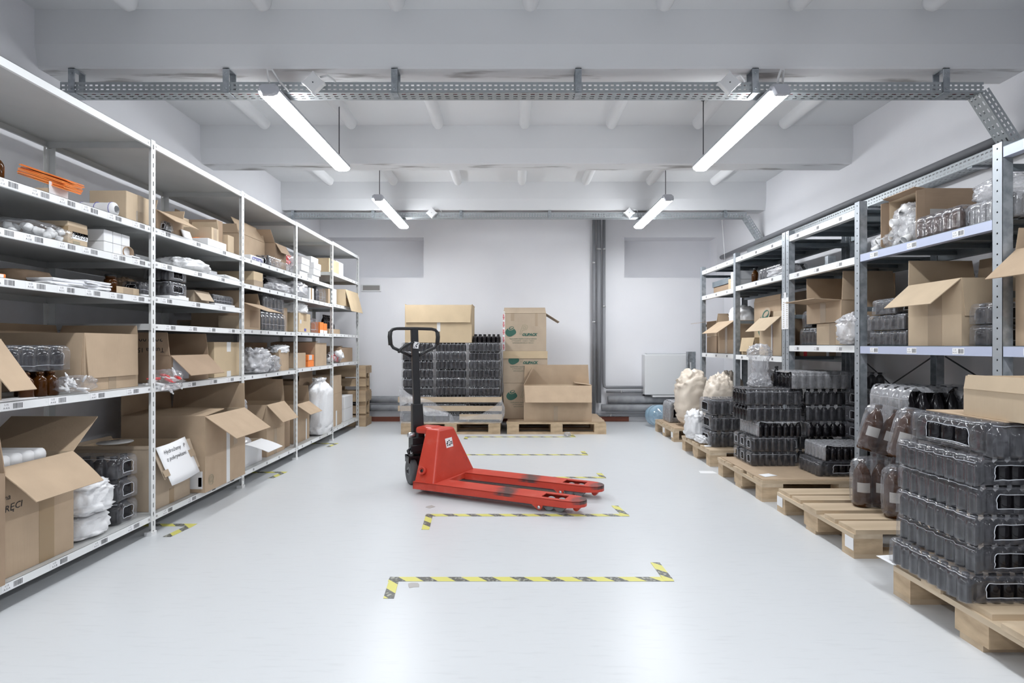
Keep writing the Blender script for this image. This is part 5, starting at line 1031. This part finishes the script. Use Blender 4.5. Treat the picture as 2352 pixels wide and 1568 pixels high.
# ------------------------------------------------------------------ right side: pallets and bottle stacks on the floor
for lab, cx, cy, mt in (('nearest pallet on the right carrying the tall bottle stack', 2.24, 1.953, None), ('empty slatted pallet right of the aisle behind the tall bottle stack', 2.31, 3.139, None), ('pallet with a cardboard sheet and dark bottle stacks under the middle rack', 2.30, 4.132, None), ('pallet with three bottle packs and a white bag under the far rack', 2.335, 5.218, None), ('farthest right pallet carrying the big cream sack', 2.018, 6.45, None)):
    t = pallet(lab, cx, cy, 0, mt, .012, group='pallets along the right racks')
    if lab.startswith('farthest'): t.scale.x = .405
def sheet(label, x0, x1, y0, y1, z, mat='card'): o = MB().box(x0, x1, y0, y1, z, z + .004).build('cardboard_sheet', mat); return tag(o, label, 'cardboard sheet')
sheet('brown cardboard sheet under the bottle stacks of the middle right pallet', 1.71, 2.88, 3.745, 4.52, PT + .0005); sheet('brown cardboard sheet on the farthest right pallet', 1.79, 2.25, 6.07, 6.82, PT + .0005)
def note_(label, x, y, z, s=.05, rz=0): o = MB().prism([(-s, -s * .6), (s, -s * .7), (s * .9, s * .6), (-s * .8, s * .7)], 0, .001).build('paper_slip', 'paper'); o.location = (x, y, z); o.rotation_euler.z = rz; return tag(o, label, 'paper slip')
note_('white paper slip under the tall stack at the nearest pallet corner', 1.665, 2.36, PT + .001, .075, .2); note_('white paper slip on the sheet of the middle right pallet', 1.80, 3.87, PT + .006, .055, .4); note_('white label stuck on top of the pallet with three packs', 1.80, 5.02, PT + .001, .05); note_('crumpled clear slip on the floor by the middle right pallet', 1.63, 4.60, .001, .07)
for lab, x, y, z in (('white sticker on the near block of the empty slatted pallet', 1.7085, 2.775, .07), ('white sticker on the far block of the empty slatted pallet', 1.7085, 3.50, .07), ('white sticker on the middle block of the farthest right pallet', 1.7735, 6.45, .07), ('white sticker on the near block of the farthest right pallet', 1.7735, 6.12, .07)):
    o = MB().box(-.0012, 0, -.035, .035, -.03, .03).build('sticker', 'paper'); o.location = (x, y, z); tag(o, lab, 'sticker')
ORD = ['lowest', 'second', 'third', 'fourth', 'fifth', 'topmost']
# tall stack nearest to the camera
for c, (cx, cy, nm) in enumerate(((1.795, 2.145, 'near column'), (2.105, 2.145, 'rear column'))):
    for k in range(5):
        q = (-.035, 0, -.008, .006, -.004)[k] if c == 0 else .01
        pack('%s film pack in the %s of the tall stack nearest the camera' % (ORD[k], nm), cx + q, cy + (.0, .005, -.004, .004, 0)[k], PT + .001 + .1055 * k, 6, 8, .0485, .1015, 'y', 'fl' if c == 0 else 'f', group='bottle packs of the tall near stack')
pack('topmost film pack of bigger bottles on the tall stack nearest the camera', 1.90, 2.12, PT + .001 + .1055 * 5, 6, 6, .068, .123, 'x', 'flb', top=True, group='bottle packs of the tall near stack')
pack('topmost rear film pack of bigger bottles on the tall stack', 2.28, 2.12, PT + .001 + .1055 * 5, 4, 6, .068, .123, 'x', 'fr', top=True, group='bottle packs of the tall near stack')
for k in range(5): pack('%s film pack of the near row cut by the right picture edge' % ORD[k], 2.02 + .01 * (k % 2), 1.735, PT + .001 + .1055 * k, 6, 8, .0485, .1015, 'y', 'lb', top=(k == 4), group='bottle packs of the tall near stack')
sheet('grey brown cardboard sheet under the open box on the tall stack', 1.74, 2.15, 1.93, 2.30, .7985)
t = carton('small open brown box on top of the tall bottle stack', 1.755, 2.10, 1.865, 2.125, .8035, .905, {'xn': (82, .055), 'yn': (140, .07), 'xp': (100, .06), 'yp': 95}, fd=.05, mat='card_light', tapes=[('tape', 'yn', .35, .6, 0, 1, 'tape_brown')], group=GR)
# tied amber jugs on the empty pallet
def jugs(label, x, y, z, tilt=None, flip=0, group='amber jug bundles by the tall stack'):
    t = thing('jug_bundle', label, 'bottle bundle', (x, y, z), R(-8), group)
    for i in range(2):
        b = MB(); b.lathe(bottle_profile(.098, .27, 'jug'), 22); o = b.build('jug', 'amber', t); o.location = ((i - .5) * .1, 0, .003)
        MB().lathe([(0, .258), (.018, .258), (.018, .276), (0, .277)], 14).build('cap', 'cap_black', o)
        b = MB(); a0 = -PI / 2 - .9
        b.grid(lambda u, v: (.0495 * math.cos(a0 + 1.4 * u), .0495 * math.sin(a0 + 1.4 * u), .085 + .055 * v), 9, 2); b.build('label', 'tape_grey', o)
    b = blob(.108, .057, .285, x * 17 + y, amp=.04, fine=.05, e=.3, profile=lambda v: 1 if v < .6 else 1 - (v - .6) * .95); b.build('bag_film', 'film_clear', t)
    if tilt: t.rotation_euler = (tilt[0], tilt[1], R(-8))
    return t
jugs('lower left bundle of two amber jugs on the empty slatted pallet', 2.06, 3.14, PT + .001); jugs('lower right bundle of two amber jugs on the empty slatted pallet', 2.10, 2.93, PT + .001)
jugs('upper left bundle of amber jugs tilted on the lower ones', 2.09, 3.16, PT + .305, (0, R(16))); jugs('upper right bundle of amber jugs tilted on the lower ones', 2.13, 2.95, PT + .305, (0, R(14)))
for k in range(2):
    pack('%s film pack of tall jugs behind the amber jug bundles' % ['lower', 'upper'][k], 2.42, 3.30, PT + .001 + .345 * k, 4, 4, .085, .335, 'y', 'fl', kind='jug', film='film_wrap' if k else 'film', ends=False, top=k > 0, group='jug packs behind the amber jugs')
    pack('%s film pack of tall jugs at the rear right of the empty pallet' % ['lower', 'upper'][k], 2.69, 3.26, PT + .001 + .345 * k, 3, 4, .085, .335, 'y', 'fl', kind='jug', ends=False, group='jug packs behind the amber jugs')
# middle pallet: left stack of six layers
SH = PT + .006
G3 = 'bottle packs on the middle right pallet'
for k in range(2):
    for j in range(3): pack('%s layer short pack with a round opening, %s of three, middle right pallet' % (['lowest', 'second'][k], ['nearest', 'middle', 'farthest'][j]), 1.988, 4.205 + .117 * j, SH + .111 * k, 7, 2, .048, .1075, 'x', 'fl', group=G3)
    for j in range(1): pack('%s layer pack in the dark rear part of the middle pallet' % ['lowest', 'second'][k], 2.345, 4.35, SH + .111 * k, 7, 4, .048, .1075, 'x', 'f', group=G3)
for k, (x, y, nx, ny, d, h, ax, fm, en) in enumerate(((2.035, 4.33, 7, 7, .049, .113, 'y', 'film_wrap', False), (2.0, 4.325, 7, 5, .060, .122, 'x', 'film', False), (1.995, 4.325, 7, 5, .060, .122, 'x', 'film_clear', False))):
    z = SH + .222 + (0, .117, .243)[k]
    pack('%s layer aisle side pack of the middle right stack' % ['third', 'fourth', 'fifth'][k], x, y, z, nx, ny, d, h, ax, 'fl', film=fm, ends=en, top=(k == 2), group=G3)
    pack('%s layer inner pack of the middle right stack' % ['third', 'fourth', 'fifth'][k], x + nx * d / 2 + .245, y - .0, z, 7, min(ny, 6), .06, h, ax, 'f', film='film', ends=en, group=G3)
    pack('%s layer innermost pack of the middle right stack' % ['third', 'fourth', 'fifth'][k], x + nx * d / 2 + .46 + .02, y + .16, z, 1, 4, .06, h, ax, 'f', film=None, group=G3) if 0 else None
pack('topmost shiny film pack of bottles on the middle right stack', 2.33, 4.32, SH + .222 + .369, 7, 6, .062, .128, 'x', 'fl', film='film_wrap', ends=False, top=True, group=G3)
pack('topmost rear pack of bottles on the middle right stack', 2.70, 4.31, SH + .222 + .369, 4, 6, .062, .122, 'x', 'f', film='film', ends=False, group=G3)
for k in range(2): pack('%s pack of the low pair at the near side of the middle pallet' % ['lower', 'upper'][k], 2.345 + .02 * k, 3.96 - .0 * k, SH + .110 * k, 8, 5 if k == 0 else 6, .052 if k == 0 else .046, .106, 'y', 'fl', film='film' if k == 0 else 'film_wrap', ends=(k == 0), top=True, group=G3)
for k in range(2): pack('%s pack right of the low pair in the shade of the post' % ['lower', 'upper'][k], 2.71, 3.96, SH + .110 * k, 5, 5, .052, .106, 'y', 'fl', group=G3)
for k in range(3): pack('%s pack of bottles deep under the nearest rack beside the post' % ['middle', 'upper', 'highest'][k], 2.67, 4.0, SH + .222 + .125 * k, 5, 5, .058, .12, 'x', 'fl', group=G3)
# twisted clear sack standing on the middle stack, tall bottle beside it
bag('tall twisted clear plastic sack standing on the middle right bottle stack', 1.965, 4.36, SH + .222 + .243 + .1275, .135, .12, .335, 101, 'film_wrap', amp=.16, fine=.13, n=56, m=46, freq=3.4, e=.6, profile=lambda v: (1.2 - 1.75 * v) if v < .46 else (.395 + 1.5 * (v - .46) if v < .64 else .665))
loose_bottle('tall dark bottle standing on the stack behind the twisted sack', 2.13, 4.42, SH + .222 + .243 + .128, .06, .16, 'tall', 'bottle_dark', 'cap_black')
# far right pallets
for k in range(3): pack('%s pack of large bottles in the three layer stack by the white bag' % ['lowest', 'second', 'topmost'][k], 1.99 + (.0, .012, -.004)[k], 5.10, PT + .001 + .146 * k, 5, 4, .075, .142, 'x', 'fl', film='film_clear', top=(k == 2), group='three layer stack of large bottle packs')
for k in range(3): pack('%s pack in the shaded rear of the pallet with the white bag' % ['lowest', 'second', 'topmost'][k], 2.47, 5.12, PT + .001 + .146 * k, 6, 4, .075, .142, 'x', 'fl', group='rear stack on the pallet with the white bag')
for k in range(2): pack('%s pack of dark bottles under the far rack behind the cream bag' % ['lower', 'upper'][k], 2.62, 5.44, PT + .001 + .29 * k, 6, 4, .07, .28, 'x', 'fl', kind='tall', group='dark packs under the far rack')
bag('white plastic bag lying between the cream sack and the three layer stack', 1.80, 5.42, PT + .001, .10, .15, .28, 103, 'sack_white', amp=.3, fine=.07, profile=lambda v: 1.15 - .55 * v)
bag('white crumpled bag tail lying low on the pallet with three packs', 1.80, 5.19, PT + .001, .06, .10, .07, 104, 'sack_white', amp=.35, fine=.12)
cream = lambda v: 1.0 if v < .55 else 1 - (v - .55) * .55
bag('big cream plastic sack standing on the farthest right pallet', 2.045, 6.26, PT + .006, .18, .17, .64, 105, 'sack_beige', name='sack', cat='sack', e=.62, amp=.18, fine=.018, n=60, m=44, profile=cream, freq=2.6)
bag('second lower cream plastic sack behind the big one toward the rack', 2.50, 6.30, .001, .14, .20, .76, 106, 'sack_beige', name='sack', cat='sack', e=.62, amp=.18, fine=.018, n=52, m=40, profile=cream)
bag('cream sack with a tied top under the far rack', 2.50, 5.93 - .1, .30 - .0, .19, .16, .50, 107, 'sack_beige', name='sack', cat='sack', e=.55, amp=.12, fine=.06, n=36, m=30, profile=lambda v: 1 if v < .6 else 1 - (v - .6) * 1.1) if 0 else None
bag('cream sack with a tied top on the pallet with three packs', 2.05, 5.435, PT + .001, .145, .15, .64, 107, 'sack_beige', name='sack', cat='sack', e=.62, amp=.16, fine=.02, n=52, m=40, profile=lambda v: 1 if v < .6 else 1 - (v - .6) * 1.1)
pack('upright pack of slim litre bottles on the farthest right pallet', 1.95, 6.63, PT + .006, 3, 4, .068, .25, 'y', 'fl', kind='tall', film='film_wrap', top=True, group='bottle packs on the right racks')
for k in range(2): pack('%s clear pack of dark bottles behind the cream sacks' % ['lower', 'upper'][k], 2.64, 5.89, .001 + .30 * k, 4, 5, .07, .29, 'y', 'fl', kind='tall', film='film_wrap' if k else 'film', top=k > 0, group='packs behind the cream sacks')
b = MB(); b.lathe([(0, .01), (.05, .012), (.11, 0), (.133, .02), (.135, .09), (.127, .10), (.135, .115), (.135, .20), (.115, .25), (.05, .285), (.03, .30), (.03, .335), (0, .336)], 24); o = b.build('water_bottle', 'blue_plastic'); o.location = (1.865, 7.30, .136); o.rotation_euler = (R(82), 0, R(14)); tag(o, 'large empty blue water bottle lying on the floor by the back wall', 'bottle')

# ------------------------------------------------------------------ the two pallets before the back wall
pallet('back left pallet under the wide wall of bottle packs', -.768, 6.975, 0, 'wood_block', .01, group='pallets before the back wall'); pallet('back right pallet carrying the emblem boxes', .513, 6.975, 0, 'wood_block', .01, group='pallets before the back wall')
COL = ['left', 'middle', 'right']; ROW = ['lowest', 'second', 'third', 'fourth', 'fifth', 'sixth', 'seventh', 'eighth', 'topmost']
rnd = random.Random(11)
for k in range(9):
    for c in range(3):
        if k < 8 or c < 3:
            x = -.768 + (c - 1) * .404 + rnd.uniform(-.0015, .0015); z = PT + .001 + .1068 * k
            nx_, dd = (7, .0530) if (k + c) % 3 else (8, .0464)
            pack('%s film pack in the %s column of the bottle wall on the back pallet' % (ROW[k], COL[c]), x, 6.735 + rnd.uniform(-.012, .006), z, nx_, 5, dd, .1035, 'x', 'f' + ('l' if c == 0 else 'r' if c == 2 else ''), hexrow=True, film='film' if rnd.random() < .5 else 'film_clear', group='bottle wall on the back left pallet')
            if c != 1: pack('%s rear film pack in the %s column of the bottle wall' % (ROW[k], COL[c]), x, 7.06, z, 7, 5, .0530, .1035, 'x', 'l' if c == 0 else 'r', group='bottle wall on the back left pallet')
pack('open row of bare dark bottles on top of the right column, back pallet', -.335, 6.735, PT + .001 + .1068 * 9, 6, 5, .056, .10, 'x', 'flr', film=None, top=True, group='bottle wall on the back left pallet')
for k, (z0, z1, x0, x1) in enumerate(((.180, .245, -.66, -.145), (.282, .345, -1.40, -.148), (.388, .452, -1.40, -.152))):
    b = MB(); b.box(x0, x1, 6.555, 6.559, z0, z1)
    if k: b.box(x1 - .004, x1, 6.559, 7.34, z0, z1); b.box(x0, x0 + .004, 6.559, 7.34, z0, z1)
    else: b.box(x1 - .004, x1, 6.559, 7.0, z0, z1)
    o = b.build('cardboard_band', 'card_light'); tag(o, '%s cardboard band around the foot of the back bottle wall' % ['lowest short', 'middle', 'upper'][k], 'cardboard band')
wr = thing('stretch_film', 'loose crumpled stretch film draped round the foot of the bottle wall', 'stretch film', (-.768, 6.52, .145))
def strip(pts_top, pts_bot, seed, nu=36, nv=14, dy=.0):
    g = MB(); n = len(pts_top) - 1
    def fn(u, v):
        s = u * n; i = min(int(s), n - 1); f = s - i; a = Vector(pts_top[i]).lerp(Vector(pts_top[i + 1]), f); c = Vector(pts_bot[i]).lerp(Vector(pts_bot[i + 1]), f); p = a.lerp(c, v)
        q = noise.noise(Vector((p.x * 22 + seed, p.z * 22, seed))) * .014 + (1 - 2 * abs(noise.noise(Vector((p.x * 9 - p.z * 16 + seed, p.z * 30 + p.x * 20, seed))))) * .010
        return (p.x, p.y + q - .012, p.z)
    g.grid(fn, nu, nv); return g
strip([(-.60, .46, .34), (-.60, -.02, .42), (-.45, -.02, .335), (-.22, -.03, .27), (.03, -.03, .10)], [(-.60, .46, .01), (-.60, -.02, .0), (-.42, -.03, .0), (-.15, -.03, .0), (.06, -.02, .0)], 3).build('film_sheet', 'film_wrap', wr)
strip([(.0, -.02, .09), (.20, -.02, .08), (.36, -.02, .10), (.53, -.03, .20), (.62, -.02, .29), (.655, .04, .18)], [(.0, -.02, .0), (.20, -.02, .01), (.36, -.02, .0), (.5, -.02, .0), (.62, -.02, .0), (.655, .04, .10)], 8).build('film_sheet', 'film_wrap', wr)
strip([(-.605, -.02, .45), (-.5, -.03, .36), (-.3, -.04, .20), (-.02, -.05, .13)], [(-.6, -.02, .20), (-.5, -.03, .24), (-.28, -.04, .09), (-.02, -.045, .09)], 5, 28, 10).build('film_fold', 'film_dense', wr)
carton('wide open brown box with a hanging flap on top of the bottle wall', -1.325, -.515, 6.60, 7.06, PT + .001 + .1068 * 9, 1.565, {'yn': (264, .215), 'xn': 95, 'xp': 92, 'yp': (93, .01)}, fd=.01, mat='card_yellow', tapes=[('tape', 'yn', .48, .53, .3, .62, 'tape_white')])
sheet('brown cardboard sheet on the back right pallet', -.08, 1.10, 6.585, 7.37, PT + .0005)
GP = 'brown boxes with a green emblem'
zq = PT + .006
for k, (x0, x1, z0, z1) in enumerate(((-.135, .425, zq, zq + .447), (-.14, .42, zq + .449, zq + .449 + .40), (-.135, .41, zq + .852, zq + .852 + .475))):
    fl = {0: None, 1: None, 2: {'yn': (78, .075, 20), 'xp': (212, .20), 'xn': 70, 'yp': 95}}[k]
    t = carton('%s brown box with a green emblem in the stack on the back right pallet' % ['bottom', 'middle', 'top'][k], x0, x1, 6.86, 7.32, z0, z1, fl, closed=('plain' if k < 2 else False), mat='card_grey', fd=.06, tapes=([('tape', 'yn', -.005, .045, 0, 1.05, 'paper'), ('tape', 'yn', .18, .26, .80, 1, 'tape_clear'), ('tape', 'yn', .74, .80, .66, 1, 'tape_clear')] if k == 2 else []), group=GP)
    green_logo(t, frame((-.175 + .03 * k * (k < 2), -.2312, .30 if k < 2 else .25), (1, 0, 0), (0, 0, 1)), .135)
    if k == 1: MB().box(-.28, .28, -.238, -.2315, .31, .402).build('flap', 'card_yellow', t)
    h_ = .30 if k < 2 else .25
    b = MB()
    for s, x, z, size, sh, bo in (('P', -.03, .015, .155, .35, 0),):
        vs, fs = textmesh(s, size, sh, .007); b.add([(a + x, c + z, 0) for a, c, d in vs], fs, 1); vs, fs = textmesh(s, size, sh, -.001); b.add([(a + x, c + z, .0006) for a, c, d in vs], fs, 2)
    vs, fs = textmesh('OLIPACK', .045, .3, .0025); b.add([(a + .06, c - .045, .0012) for a, c, d in vs], fs, 0)
    for i, s in enumerate(('Opakowania współczesnych produktów', 'ul. Przemysłowa - transport - magazyn', 'opakowania jednostkowe i zbiorcze')):
        vs, fs = textmesh(s, .0215 if i == 0 else .0185); b.add([(a - .02, c - .095 - .026 * i, 0) for a, c, d in vs], fs, 0)
    o = b.build('printing', ['ink_green', 'ink_outline', 'card_grey'], t); o.matrix_local = frame((.0, -.2316, h_), (1, 0, 0), (0, 0, 1))
    if k == 2:
        for i in range(5):
            vs, fs = textmesh('NEW', .03, 0, .001); o = MB().add([(a + .0, c + .05 + .095 * i, 0) for a, c, d in [(-y, x, z) for x, y, z in vs]], fs).build('lettering', 'ink_red', t); o.matrix_local = frame((-.263, -.2322, .0), (1, 0, 0), (0, 0, 1))
        t.rotation_euler.z = R(-1.5)
carton('large open brown box with a broad front flap on the back right pallet', .118, .945, 6.625, 6.845, zq, .585, {'yn': (240, .225), 'yp': (90, .245), 'xn': (62, .24), 'xp': (8, .2)}, mat='card', tapes=[('tape', 'yn', .44, .50, 0, .42, 'tape_clear')])
bag('small crumpled clear plastic scrap on the floor before the back right pallet', .63, 6.45, 0, .035, .03, .045, 121, 'film_wrap', name='plastic_scrap', cat='plastic scrap', amp=.4, fine=.2)
